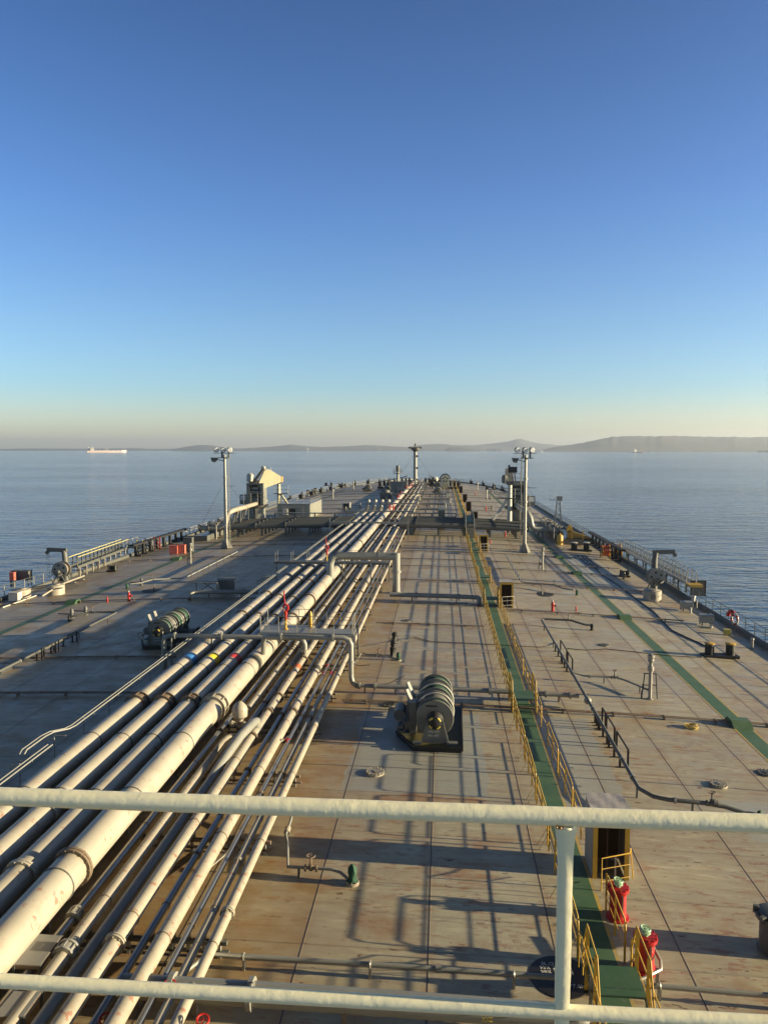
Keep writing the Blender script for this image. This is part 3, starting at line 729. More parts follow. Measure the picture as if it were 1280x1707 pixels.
    b = MB(); b.box((-11.0, 76, 2.1), (11.6, 1.2, .08)); b.bar((-16.8, 75.4, 2.0), (-5.2, 75.4, 2.0), .1, .16); part('floor', b, GREYD, t2)
    for x in (-16.7, -10.0, -5.3): part('leg', MB().box((x, 76, 1.0), (.12, .12, 2.0)), SILVER, t2)
    for yy_ in (75.45, 76.55): guard(t2, [(-16.7 + i * 1.6, yy_) for i in range(8)], (1.05, .55), STEEL, base=2.12)
    monitor(-11.6, 76.2, 2.14, 'red fire monitor standing above the fat grey crossover')
    # port stub of this crossover line
    t = thing('pipe_stub', 'small hooked cream pipe end sticking out at the port side of the rack', 'pipe', (-17, 70, 0))
    part('pipe', MB().tube([(-15.6, 71, 1.2), (-16.4, 71, 1.35), (-16.9, 70.9, 1.2), (-17.3, 70.2, 1.0)], .09, 8), CREAM, t)
    # valve cluster and mushroom head amid the rack
    x, y = -9.19, 33.7
    t = thing('mushroom_vent', 'cream mushroom topped vent rising between the pipes of the rack', 'vent', (x, y, 0))
    part('cap', MB().lathe([(0, 0), (.20, .0), (.34, .10), (.36, .42), (.30, .58), (.17, .72), (.05, .80), (0, .81)], (x, y, 1.10), n=18), CREAM2, t)
    part('neck', MB().lathe([(.22, 0), (.22, .10), (.15, .12), (.15, .30), (.20, .34), (.20, .4)], (x, y, .74), n=14), CREAM2, t)
    part('body', MB().cyl((x, y, .2), (x, y, .8), .17, n=14), GREYD, t)
    for q in ((-.32, -.2), (.26, -.28)):
        part('side_branch', MB().lathe([(.09, 0), (.09, .12), (.16, .13), (.16, .2), (.1, .22), (0, .3)], (x + q[0], y + q[1], .78), n=12), CREAM2, t)
    part('open_pipe_end', MB().torus((-9.0, 31.95, .86), (.6, 1, .1), .15, .03, 14, 6), CREAM2, t)

def monitor(x, y, z, label):
    t = thing('fire_monitor', label, 'fire monitor', (x, y, z))
    part('stand', MB().lathe([(.16, 0), (.16, .04), (.07, .06), (.07, .55), (.11, .57), (.11, .62)], (x, y, z), n=12), YELLOW, t)
    b = MB(); b.lathe([(.10, .62), (.10, .95), (.13, .97), (.13, 1.03), (.09, 1.05), (.09, 1.2)], (x, y, z), n=12); b.tube([(x, y, z + 1.15), (x + .14, y, z + 1.28), (x + .15, y, z + 1.48), (x, y, z + 1.58), (x - .13, y, z + 1.5), (x - .12, y, z + 1.36)], .085, 8)
    part('body', b, RED, t)
    part('barrel', MB().tube([(x - .03, y, z + 1.5), (x - .10, y + .05, z + 2.1), (x - .10, y + .05, z + 2.45)], [.06, .035, .05], 8), RED, t)
    part('lever', MB().tube([(x + .1, y, z + .75), (x + .3, y - .1, z + .62)], .02, 6), RED, t)
    b = MB(); b.torus((x - .14, y - .16, z + 1.22), (0, 1, .2), .12, .02, 12, 5); part('hand_wheel', b, RED, t)
LATE = []

# ================================================================ deck equipment
def disc_wheel(c, ax, r, tube=.018, spokes=3):
    b = MB(); b.torus(c, ax, r, tube, 14, 5); c = Vector(c); ax = Vector(ax).normalized()
    u = ax.cross(Vector((0, 0, 1)) if abs(ax.z) < .9 else Vector((1, 0, 0))).normalized(); w = ax.cross(u)
    for k in range(spokes): a = 2 * math.pi * k / spokes; b.bar(c, c + (u * math.cos(a) + w * math.sin(a)) * r, tube * 1.2, tube * 1.2)
    return b

def build_walk_rails():
    xl, xr = 3.64, 4.86
    # segment ends along the ship (left rail, right rail); gaps fall at the step-overs
    steps = [G(1031, 1637, .72).y, G(886, 1160, .6).y, G(833, 998, .6).y, G(808, 961, .6).y, G(797, 916, .6).y, 106, 155, 176, 196, 214, 236]
    S1, S2, S3, S4 = steps[1:5]
    edges = [16.2, 17.8]
    segsL = [(19.6, 25.2), (25.5, 28.6), (28.9, 32.6), (32.9, 36.3), (36.6, S1 - 1.1), (S1 + 1.1, 46.5), (46.9, 52.4), (52.7, 58.2), (58.5, S2 - 1.1), (S2 + 1.1, S3 - 1.1), (S3 + 1.1, S4 - 1.1), (S4 + 1.1, 105), (107, 119)]
    segsR = [(19.6, 22.0), (24.6, 27.6), (27.9, 31.2), (31.5, 34.6), (36.9, S1 - 1.1), (S1 + 1.1, 45.0), (45.4, 50.5), (50.9, 56.6), (57.0, S2 - 1.1), (S2 + 1.1, S3 - 1.1), (S3 + 1.1, S4 - 1.1), (S4 + 1.1, 105), (107, 119)]
    y = 134
    while y < 322: segsL.append((y, y + 11)); segsR.append((y, y + 11)); y += 11.6
    names = {}
    for side, x, segs in (('port', xl, segsL), ('starboard', xr, segsR)):
        s = -1 if side == 'port' else 1
        for i, (a, b_) in enumerate(segs):
            z0 = deck(x)
            if a > 120:
                mb = MB()
                for z in (1.05, .7, .35): mb.tube([(x, a, z0 + z), (x, b_, z0 + z)], .03, 5)
                for k in range(6): yy = a + (b_ - a) * k / 5; mb.cyl((x, yy, z0), (x, yy, z0 + 1.05), .03, n=5)
                single('walkway_rail', mb, YELLOW, f'far yellow walkway rail section on the {side} side, forward of the manifold', 'railing', (x, a, z0), f'far yellow walkway rails, {side} side'); continue
            t = thing('walkway_rail', f'yellow rail section along the {side} edge of the raised green walkway, ' + nth(i), 'railing', (x, a, z0))
            n = max(2, int(round((b_ - a) / 1.45)) + 1)
            mb = MB(); e = .16
            mb.tube([(x, a, z0 + .05), (x, a, z0 + 1.1 - e), (x, a + .05, z0 + 1.09), (x, a + .18, z0 + 1.15), (x, b_ - .18, z0 + 1.15), (x, b_ - .05, z0 + 1.09), (x, b_, z0 + 1.1 - e), (x, b_, z0 + .05)], .021, 7)
            part('top_rail', mb, YELLOW, t)
            for z in (.78, .41): part('lower_rail', MB().tube([(x, a, z0 + z), (x, b_, z0 + z)], .013, 6), YELLOW, t)
            for k in range(n):
                yy = a + .04 + (b_ - a - .08) * k / (n - 1)
                part('post', MB().box((x, yy, z0 + .57), (.055, .014, 1.14)), YELLOW, t)
                if k in (0, n - 1) or k % 2 == 0:
                    part('stay', MB().tube([(x + s * .01, yy, z0 + .62), (x + s * .34, yy, z0 + .02)], .009, 5), YELLOW, t)
    # step-over bridges
    for i, y in enumerate(steps):
        z0 = deck(4.3); h = .72 if i == 0 else .62; L = 1.5 if i == 0 else 1.9
        t = thing('stepover_bridge', f'green step-over bridge {nth(i)}, carrying the walkway over the pipes', 'footbridge', (4.25, y, z0))
        b = MB(); b.box((4.25, y, z0 + h), (1.16, L * .72, .04)); part('tread', b, GPATH, t)
        b = MB(); b.box((4.25, y + L * .36 + .12, z0 + h * .52), (1.12, .28, .04)); b.box((4.25, y - L * .36 - .12, z0 + h * .52), (1.12, .28, .04)); part('step', b, GPATH, t)
        for sx in (-.57, .57):
            b = MB(); b.bar((4.25 + sx, y - L * .36, z0 + h - .06), (4.25 + sx, y + L * .36, z0 + h - .06), .03, .14)
            b.bar((4.25 + sx, y - L * .36 - .3, z0), (4.25 + sx, y - L * .36 + .06, z0 + h), .03, .12); b.bar((4.25 + sx, y + L * .36 + .3, z0), (4.25 + sx, y + L * .36 - .06, z0 + h), .03, .12)
            part('side_plate', b, GREYD, t)
            xx = 4.25 + sx * 1.06; H = h + 1.0
            if i < 6:
                b = MB(); b.tube([(xx, y - L * .36 - .5, z0 + .1), (xx, y - L * .36 - .5, z0 + .9), (xx, y - L * .36 - .1, z0 + H), (xx, y + L * .36 + .1, z0 + H), (xx, y + L * .36 + .5, z0 + .9), (xx, y + L * .36 + .5, z0 + .1)], .021, 7)
                part('hand_rail', b, YELLOW, t)
                b = MB(); b.tube([(xx, y - L * .36 - .5, z0 + .5), (xx, y - L * .36, z0 + h + .5), (xx, y + L * .36, z0 + h + .5), (xx, y + L * .36 + .5, z0 + .5)], .014, 6); part('mid_rail', b, YELLOW, t)
                for q in (-L * .36, L * .36): part('post', MB().box((xx, y + q, z0 + H / 2), (.10, .014, H)), YELLOW, t)
    # raised rails at the near end of the walkway
    for side, x in (('port', xl - .05), ('starboard', xr + .05)):
        z0 = deck(x); t = thing('walkway_rail', f'nearest yellow rail end at the bottom of the picture, {side} side of the green walkway', 'railing', (x, 15, z0))
        part('top_rail', MB().tube([(x, 14.4, z0 + 1.06), (x, 18.9, z0 + 1.1), (x, 19.15, z0 + 1.0), (x, 19.2, z0 + .1)], .021, 7), YELLOW, t)
        part('lower_rail', MB().tube([(x, 14.4, z0 + .62), (x, 19.2, z0 + .62)], .014, 6), YELLOW, t)
        for yy in (14.6, 16.1, 17.6): part('post', MB().box((x, yy, z0 + .53), (.08, .014, 1.06)), SILVER, t)
    # ramps of the side walkways over the small transverse lines
    k = 0
    for cx, side, spots in ((15.05, 'starboard', [39.2, 63.9, 86.5, 99.5]), (-33.4, 'port', [66.5, 94])):
        for j, y in enumerate(spots):
            z0 = deck(cx); c, s = cx, y
            poly = [(y - .75, -.04), (y - .28, .30), (y + .28, .30), (y + .75, -.04)]
            b = MB(); vs = []
            for x in (cx - .48, cx + .48): vs += [(x, yy, deck(x) + z + .015) for yy, z in poly]
            b.add(vs, [(0, 1, 2, 3), (7, 6, 5, 4), (1, 5, 6, 2), (0, 4, 5, 1), (2, 6, 7, 3), (3, 7, 4, 0)])
            single('ramp', b, GPATH, f'humped ramp over thin lines on the {side} green path, {nth(j)}', 'ramp', (cx, y, z0), smooth=False)
LATE.append(build_walk_rails)

def build_booths():
    b0, b1, b2 = G(1017, 1466), G(844, 1013), G(806, 919)
    data = [(b0.x, b0.y, 'nearest booth, dark doorway framed in yellow, behind the railing post', 1), (b1.x, b1.y, 'booth standing beyond the near step-over, with a small white rail before its door', 1), (b2.x, b2.y, 'third booth, yellow framed, short of the manifold pipes', 1),
            (5.9, 141, 'fourth brown booth, just forward of the manifold', 0), (5.7, 168, 'fifth brown booth along the walkway', 0), (5.7, 196, 'sixth brown booth along the walkway', 0), (5.6, 238, 'farthest brown booth by the forecastle', 0)]
    for i, (x, y, lb, near) in enumerate(data):
        z0 = deck(x); w, d, h = (1.12, 1.25, 2.18) if i else (1.10, 1.25, 2.12)
        t = thing('shelter_booth', lb, 'booth', (x, y, z0))
        b = MB(); th = .04
        b.box((x - w / 2, y + d / 2, z0 + h / 2), (th, d, h)); b.box((x + w / 2, y + d / 2, z0 + h / 2), (th, d, h)); b.box((x, y + d, z0 + h / 2), (w - .05, th, h - .02))
        part('side_panel', b, WOOD, t)
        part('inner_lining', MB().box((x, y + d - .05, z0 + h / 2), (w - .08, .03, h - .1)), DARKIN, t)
        b = MB()
        for s in (-1, 1): b.bar((x + s * (w / 2 - .06), y - .02, z0), (x + s * (w / 2 - .06), y - .02, z0 + h), .14, .05)
        b.box((x, y - .022, z0 + h - .09), (w - .25, .045, .18))
        part('door_frame', b, YELLOW if near else RUSTY, t)
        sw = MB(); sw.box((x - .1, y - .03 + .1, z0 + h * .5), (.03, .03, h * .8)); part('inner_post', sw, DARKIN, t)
        rf = MB(); vs = []
        for a in range(9):
            for c_ in range(7):
                q = .012 * math.sin(a * 2.1 + c_) + (.03 * math.sin(c_ * 1.7) if a in (0, 8) else 0)
                vs.append((x - w / 2 - .05 + (w + .1) * a / 8, y - .04 + (d + .12) * c_ / 6 + .02 * math.sin(a * 1.9 + c_ * .7), z0 + h + .03 + q + .05 * c_ / 6))
        fs = [(a * 7 + c_, (a + 1) * 7 + c_, (a + 1) * 7 + c_ + 1, a * 7 + c_ + 1) for a in range(8) for c_ in range(6)]
        rf.add(vs, fs); rf.box((x, y + d / 2, z0 + h + .005), (w, d, .03)); part('roof', rf, paint('pale booth roof', (.40, .36, .33), rust=.25, rough=.7), t)
        if near:
            rt = thing('booth_rail', ('yellow' if i == 0 else 'white') + f' guard rail before the door of the {_N[i]} booth from the viewer', 'railing', (x, y - .6, z0))
            m = YELLOW if i == 0 else WHITE
            yy = y - .45
            part('top_rail', MB().tube([(x - .42, yy - .25, z0), (x - .42, yy - .25, z0 + 1.05), (x + .50, yy + .12, z0 + 1.05), (x + .62, yy + .5, z0 + 1.0), (x + .72, yy + .5, z0)], .02, 7), m, rt)
            for z in (.7, .3): part('lower_rail', MB().tube([(x - .42, yy - .25, z0 + z), (x + .54, yy + .12, z0 + z)], .012, 6), m, rt)
            part('post', MB().bar((x + .03, yy - .07, z0), (x + .03, yy - .07, z0 + 1.05), .05, .012), SILVER, rt)
LATE.append(build_booths)

def valve(t, x, y, z, r, m, wheel=True, ax=(1, 0, 0), h=.42):
    ax = Vector(ax); p = Vector((x, y, z))
    b = MB(); b.cyl(p - ax * .20, p - ax * .15, r * 1.6, n=12); b.cyl(p + ax * .15, p + ax * .20, r * 1.6, n=12); b.ball(p, r * 1.35, 10); b.cyl(p, p + Vector((0, 0, h)), r * .5, n=8); b.cyl(p + Vector((0, 0, r * 1.2)), p + Vector((0, 0, r * 1.2 + .05)), r * 1.1, n=10)
    vb = part('valve_body', b, m, t)
    if wheel: part('hand_wheel', disc_wheel((x, y, z + h), (0, 0, 1), .13), RUSTY, vb)

def build_deck_lines():
    # starboard branch lines running fore and aft with cross arms to covered tank gauges
    def hood(t, x, y, z, s=1.0, m=GREEN):
        b = MB(); b.lathe([(.15 * s, 0), (.17 * s, .03 * s), (.10 * s, .09 * s), (.13 * s, .2 * s), (.14 * s, .34 * s), (.10 * s, .44 * s), (.05 * s, .5 * s), (.03 * s, .52 * s)], (x, y, z), n=11)
        # crumple the canvas
        rnd = random.Random(int(abs(x * 10) + y)); b.v = [(a + rnd.uniform(-.018, .018) * s, c + rnd.uniform(-.018, .018) * s, d) for a, c, d in b.v]
        part('canvas_hood', b, m, t)
    def branch(side, sgn):
        X = lambda px_x: X0 + sgn * (px_x - X0)
        tag_ = 'starboard' if sgn > 0 else 'port'
        # near line y 27.5 .. 58
        x = X(7.65); z = deck(x) + .52
        t = thing('branch_line', f'long grey line raised on brown stands on the {tag_} side with valves at both ends', 'pipe', (x, 28, 0))
        y0, y1 = 28.7, 59.2
        ex = X(8.2)
        part('pipe', MB().tube([(X(11.6), y0 - .35, deck(X(11.6)) + .30), (X(11.2), y0 - .35, deck(X(11.2)) + .33), (X(10.6), y0 - .15, deck(X(10.6)) + .42), (X(9.8), y0 - .15, z - .1), (X(8.5), y0 - .15, z - .02), (X(8.0), y0 + .05, z), (x, y0 + .7, z), (x, y1 - .35, z), (X(7.75), y1 - .08, z), (X(8.0), y1, z), (X(9.9), y1 - .1, z - .03), (X(10.4), y1 - .35, z - .15), (X(10.9), y1 - .6, z - .25), (X(11.3), y1 - .6, z - .27)], .08, 10), GREYD, t)
        for yy in (30.4, 32.2, 38.6, 44.8, 51.0): part('flange', MB().cyl((x, yy - .05, z), (x, yy + .05, z), .115, n=12), GREY, t)
        for q in (8.75, 10.2): part('flange', MB().cyl((X(q) - .04, y0 - .15, z - .04), (X(q) + .04, y0 - .15, z - .04), .11, n=12), GREY, t)
        part('tee', MB().ball((x, 40.0, z - .05), .2, 12), GREY, t)
        valve(t, X(10.1), y0 - .15, z - .1, .07, GREYD); valve(t, X(9.7), y1 - .1, z - .03, .06, GREYD)
        hood(t, X(11.75), y0 - .4, deck(X(11.7)) + .02, .9); hood(t, X(11.4), y1 - .6, deck(X(11.3)) + .02, .95, BLACK)
        for yy in (29.7, 52.6, 57.4): part('stand', MB().box((x, yy, (z + deck(x)) / 2 - .03), (.06, .06, z - deck(x))), GREYD, t)
        for q in (9.4,): part('stand', MB().box((X(q), y0 - .15, (z + deck(X(q))) / 2 - .04), (.06, .06, z - deck(X(q)))), GREYD, t)
        g = 0
        for ya, yb in ((32.6, 34.8), (35.2, 37.0), (37.2, 38.0), (46.8, 48.6), (49.0, 51.6)):
            s = thing('pipe_guard', f'brown guard frame {nth(g)} beside the raised {tag_} line', 'guard rail', (x, ya, deck(x))); g += 1
            xx = x + .34; zz = deck(x)
            part('frame', MB().bar((xx, ya, zz + .78), (xx, yb, zz + .78), .05, .07).bar((xx, ya + .02, zz), (xx, ya + .02, zz + .76), .08, .07).bar((xx, yb - .02, zz), (xx, yb - .02, zz + .76), .08, .07), BLACK, s)
            n = 2
            for k in range(n + 1):
                yy = ya + (yb - ya) * k / n; part('foot', MB().bar((x, yy, zz), (x, yy, zz + .46), .09, .07).box((x + .02, yy, zz + .01), (.40, .12, .02)), BLACK, s)
        # arm to the tall pressure vent
        t = thing('branch_line', f'short grey cross arm with valve leading to the nearer tall vent, {tag_} side', 'pipe', (X(8.6), 45, 0)); yb_ = 44.9
        zz = deck(X(9.5)) + .36
        part('pipe', MB().tube([(x, yb_ + .1, z), (X(8.3), yb_, zz + .06), (X(10.2), yb_, zz), (X(10.7), yb_ - .5, zz - .05), (X(11.4), yb_ - 1.7, zz - .1), (X(11.65), yb_ - 2.2, zz - .12)], .055, 8), GREY, t)
        valve(t, X(10.1), yb_, zz, .06, GREYD)
        part('flange', MB().cyl((X(8.6), yb_, zz + .04), (X(8.7), yb_, zz + .04), .1, n=10), GREY, t)
        for q in (9.5, 11.2): part('stand', MB().box((X(q), yb_ - (.0 if q < 10 else 1.4), (zz + deck(X(q))) / 2 - .04), (.05, .05, zz - deck(X(q)))), GREYD, t)
        # far line y 72 .. 95
        x = X(7.9); z = deck(x) + .45
        t = thing('branch_line', f'farther raised line with rusty guards on the {tag_} side, ending at a small covered gauge', 'pipe', (x, 76, 0))
        part('pipe', MB().tube([(x, 96.5, z), (x, 76.8, z), (X(8.1), 76, z), (X(10.8), 75, z), (X(11.6), 73.8, z - .15), (X(12.5), 73.4, z - .2)], .07, 8), GREY, t)
        for yy in (78, 80, 82, 84, 87, 90, 93): part('stand', MB().bar((x + .1, yy, deck(x)), (x + .1, yy, z + .2), .05, .05), RUSTY, t)
        valve(t, X(10.9), 75, z, .06, GREYD); hood(t, X(12.8), 73.3, deck(X(12.8)), 1.0)
    branch('s', 1); branch('p', -1)
    # covered gauge near the winch shadow, fed from the rack
    p = G(587, 1474)
    t = thing('tank_gauge', 'green canvas covered gauge standing in the long booth shadow, fed from the pipe rack', 'tank gauge', (p.x, p.y, p.z))
    q1 = G(455, 1452); z = p.z + .32
    part('pipe', MB().tube([(-5.76, 26.2, .76), (-5.5, 26.15, .80), (-5.28, 26.0, .7), (-5.18, 25.4, .55), (-5.2, 24.6, .42), (-5.05, 24.15, z), (-4.75, p.y + .25, z), (-3.4, p.y + .22, z), (-3.1, p.y + .15, z - .04), (-2.85, p.y + .05, p.z + .14)], .05, 9), GREY, t)
    part('coupling', MB().cyl((-5.2, 25.0, .46), (-5.2, 24.75, .42), .10, n=12), CREAM2, t)
    valve(t, G(521, 1455).x, p.y + .22, z, .065, FLANGE, h=.40)
    part('stand', MB().box((-4.4, p.y + .24, p.z + .15), (.07, .07, .3)), GREYD, t)
    b = MB(); b.cyl((p.x, p.y, p.z), (p.x, p.y, p.z + .06), .22, n=18); b.torus((p.x, p.y, p.z + .07), (0, 0, 1), .19, .02, 18, 5)
    for k in range(8): a = k * .785; b.cyl((p.x + .19 * math.cos(a), p.y + .19 * math.sin(a), p.z + .05), (p.x + .19 * math.cos(a), p.y + .19 * math.sin(a), p.z + .12), .02, n=6)
    part('base_flange', b, CREAM2, t); hood(t, p.x, p.y, p.z + .08, 1.05)
    # gauge and bellows stand further on
    p = G(664, 1101)
    t = thing('tank_gauge', 'small green hooded gauge with valve beside the black bellows stand', 'tank gauge', p)
    z = p.z + .3
    part('pipe', MB().tube([(-5.76, 44.5, .74), (-5.35, 44.2, .8), (-5.2, 43.7, .6), (-5.1, p.y + .3, z + .05), (-4.7, p.y + .1, z), (-3.4, p.y + .1, z), (p.x - .4, p.y + .05, p.z + .12), (p.x, p.y, p.z + .10)], .055, 8), GREY, t)
    valve(t, G(632, 1095).x, p.y + .1, z, .065, FLANGE, h=.38); hood(t, p.x, p.y, p.z + .04, .95)
    part('base_flange', MB().cyl(p, p + Vector((0, 0, .06)), .2, n=14), CREAM2, t)
    q = G(653, 1096); t = thing('bellows_stand', 'leaning black stack of two flared cylinders with a cable draped over it', 'roller stand', q)
    ax = Vector((.12, .25, 1)).normalized()
    part('lower_cylinder', MB().lathe([(.16, 0), (.14, .2), (.20, .55), (.22, .6), (.15, .64), (.15, .72), (.21, .76), (.19, .86)], q, ax, 14), BLACK, t)
    part('upper_cylinder', MB().lathe([(.17, .86), (.23, .92), (.22, 1.0), (.15, 1.05), (.15, 1.35), (.22, 1.42), (.22, 1.5), (.16, 1.56), (.12, 1.62)], q, ax, 14), BLACK, t)
    for s in (-1, 1): part('lug', MB().box(q + ax * 1.1 + Vector((s * .24, 0, 0)), (.12, .05, .05)), BLACK, t)
    top = q + ax * 1.3
    pts = [(-5.6, 45.5, .5), (-5.0, 45.2, .35), (-4.3, 44.9, .5), (top.x - .3, top.y, top.z - .25), (top.x, top.y, top.z + .18), (top.x + .5, top.y + .1, top.z - .35)]
    for px, py in ((690, 1062), (720, 1070), (790, 1073), (850, 1076), (900, 1079), (918, 1076), (926, 1071)): g_ = G(px, py, .04); pts.append(tuple(g_))
    single('cable', MB().tube(pts, .022, 6), HOSE, 'black cable draped over the bellows stand and running across to the starboard line', 'cable', pts[0])
    pts = [tuple(G(px, py, .03)) for px, py in ((945, 1081), (975, 1084), (1010, 1082), (1060, 1087), (1110, 1093), (1170, 1096), (1178, 1092))]
    single('cable', MB().tube(pts, .025, 6), HOSE, 'thin black cable across the green path towards the black bollards', 'cable', pts[0])
    pts = [tuple(G(px, py, .04)) for px, py in ((985, 940), (1003, 958), (1030, 975), (1060, 998), (1090, 1020), (1105, 1036), (1120, 1051), (1145, 1063), (1168, 1073), (1178, 1079))]
    single('hose', MB().tube(pts, .05, 7), HOSE, 'long dark hose curving along the starboard deck to the black bollards', 'hose', pts[0])
    for k, lb in enumerate(('port', 'middle', 'starboard')):
        pts = [tuple(G(962 + k * 7 + px * .28, 925 + py + k * .5, .05)) for px, py in ((0, 0), (20, 6), (45, 13), (75, 18), (90 - k * 9, 22))]
        single('hose', MB().tube(pts, .05, 6), HOSE, f'{lb} one of the three hoses laid beside the far black bollards', 'hose', pts[0])
    q = G(690, 1160)
    single('wire_rope', MB().tube([(-2.0, 41.6, .9), (-3.0, 41.9, .3), (-3.6, 42.1, .2)], .02, 6), RUSTY, 'rusty wire sagging from the large winch to the deck on its port side', 'wire', (-3, 41.6, .2))
    # thin brown twin lines across the ship
    def twin(y, xa, xb, lb, r=.035, hump=None, dz=.16, gap=.16):
        t = thing('cross_line', lb, 'pipe', ((xa + xb) / 2, y, 0)); n = max(3, int(abs(xb - xa) / 2.5))
        for k in (0, 1):
            pts = []
            for i in range(n + 1):
                x = xa + (xb - xa) * i / n; pts.append((x, y + k * gap, deck(x) + dz))
            part('line', MB().tube(pts, r * (1 if k else 1.25), 6), RUSTY, t)
        if y < 110:
            for i in range(n): x = xa + (xb - xa) * (i + .5) / n; part('bracket', MB().box((x, y + gap / 2, deck(x) + dz / 2 + .02), (.05, gap + .12, dz + .06)), RUSTY, t)
        return t
    twin(39.1, -5.2, 22.8, 'brown twin lines crossing the deck just behind the large winch'); twin(39.6, -41, -16.4, 'brown twin lines crossing the shaded port deck nearest the viewer')
    twin(63.8, 5.2, 19.8, 'rusty twin lines crossing under the starboard ramp beside the small red hydrants'); twin(65.6, -4, 3.3, 'brown twin lines between the rack and the walkway next to the elbowed pipe')
    twin(66.4, -41.5, -16.4, 'rusty twin lines crossing the port deck past the red hydrant')
    twin(86.4, -5, 20.5, 'thin lines crossing the starboard deck just short of the vent post', .03); twin(94, -41, -16.5, 'thin lines crossing the port deck short of the vent post', .03)
    twin(57.6, -5, 3.2, 'thin lines lying across the deck behind the bellows stand', .025, dz=.1); twin(47.2, -41, -17, 'thin lines crossing the dark port deck by the winch', .03, dz=.08)
    for i, y in enumerate((77, 92, 99.4, 104, 109, 138, 148, 158, 170, 183, 199, 216, 226, 240, 252)):
        w = halfw(y) - 2
        twin(y, -5.3, min(X0 + w, 21), f'thin brown line {nth(i)} crossing the far starboard deck', .05 if y > 120 else .035)
        if y > 100: twin(y + 2, -17, X0 - w, f'thin brown line {nth(i)} crossing the far port deck', .05)
    # fatter grey cross pipes
    def cross(y, xa, xb, r, h, lb, ends=(0, 0), fl=()):
        t = thing('cross_pipe', lb, 'pipe', ((xa + xb) / 2, y, 0)); n = 8; pts = []
        for i in range(n + 1): x = xa + (xb - xa) * i / n; pts.append([x, y, deck(x) + h])
        s = 1 if xb > xa else -1; P0 = pts[0]; P1 = pts[-1]
        if ends[1]: pts = pts[:-1] + [[P1[0] - s * r * 2.2, y, P1[2]], [P1[0] - s * r * .6, y - r * .5, P1[2]], [P1[0], y - r * 2, P1[2] - .02], [P1[0], y - r * 3.6, P1[2] - h * .6], [P1[0], y - r * 4.0, deck(P1[0])]]
        part('pipe', MB().tube(pts, r, 14), GREY, t)
        for q in fl: part('flange', MB().cyl((q - .06, y, deck(q) + h), (q + .06, y, deck(q) + h), r * 1.35, n=16), GREY, t)
        k = max(2, int(abs(xb - xa) / 3.2))
        for i in range(k): x = xa + (xb - xa) * (i + .5) / k; part('support', MB().box((x, y, deck(x) + (h - r) / 2 + .02), (.1, .2, max(.06, h - r + .02))), RUSTY, t)
        return t
    cross(66.9, -4.6, 3.25, .2, .52, 'grey cross pipe with an elbow just short of the walkway, far of the bellows stand', (0, 1), (-2.2, 1.5)); cross(67.5, -16.6, -22.6, .2, .52, 'grey cross pipe with an elbow on the port side behind the shaded winch', (0, 1), (-18,))
    p = G(960, 1650)
    t = cross(16.72, -7.5, 3.1, .27, .60, 'fat grey cross pipe with a rounded end just above the lower rail', (0, 0), (-6.3, -4.4))
    part('rounded_end', MB().lathe([(.27, 0), (.262, .10), (.22, .20), (.13, .28), (0, .31)], (3.1, 16.72, deck(3.1) + .60), (1, 0, 0), 18), GREY, t)
    for q in (-4.3, 1.25):
        part('lug', MB().torus((q, 16.6, deck(q) + .9), (1, 0, 0), .07, .015, 12, 5), SILVER, t)
    for j in range(2):
        word('lettering', 'XXE', .13, YELL2, t, (.95, 16.43 + j * .001, deck(1) + .70 - j * .15), (1, 0, 0), (0, .34, .94))
    t = thing('cross_line', 'slim grey pipe on short brackets crossing the deck above the fat rounded pipe', 'pipe', (-1, 18.5, 0)); y = 18.35
    xs = [-5.75 + i * (13.4) / 12 for i in range(13)]
    part('pipe', MB().tube([(-6.4, y - 1.0, .50), (-5.9, y - .1, .52)] + [(x, y, deck(x) + .36) for x in xs if x > -5.2 and x < 3.6], .062, 10), GREY, t)
    part('pipe_length', MB().tube([(x, y + .0, deck(x) + .36) for x in [4.95 + i for i in range(18)]], .055, 8), GREY, t)
    for q in (-5.0, -1.75, 1.85, 5.4, 8.1, 12): part('bracket', MB().box((q, y, deck(q) + .17), (.07, .12, .34)).torus((q, y, deck(q) + .36), (1, 0, 0), .085, .02, 12, 5), SILVER, t)
    part('coupling', MB().cyl((-.1, y, deck(0) + .36), (.06, y, deck(0) + .36), .085, n=12), GREY, t)
LATE.append(build_deck_lines)

def vent_proto(h=2.55):
    t = thing('tank_vent', '', 'vent', (0, 0, 0))
    part('pipe', MB().lathe([(.17, 0), (.17, .06), (.10, .07), (.10, h * .62), (.17, h * .63), (.18, h * .68), (.17, h * .72), (.105, h * .74), (.105, h * .82)], n=14), SILVER, t)
    part('head', MB().lathe([(.11, h * .80), (.14, h * .83), (.19, h * .86), (.14, h * .89), (.20, h * .93), (.19, h * .97), (.10, h * .995), (.02, h)], n=14), SILVER, t)
    for s in (-1, 1): part('leg', MB().bar((s * .42, .1, 0), (s * .30, .05, h * .56), .05, .05), GREYD, t)
    part('cross_bar', MB().bar((-.36, .07, h * .56), (.32, .05, h * .56), .05, .05).bar((-.4, .1, h * .30), (.36, .1, h * .30), .04, .04), GREYD, t)
    part('side_pipe', MB().tube([(-.10, .0, h * .22), (-.36, .1, h * .22), (-.42, .1, h * .14), (-.42, .1, 0)], .05, 8), GREYD, t)
    part('drain_valve', MB().lathe([(.05, 0), (.07, .06), (.04, .1), (.06, .2)], (-.36, .1, h * .24), n=8), GREEN, t)
    return t
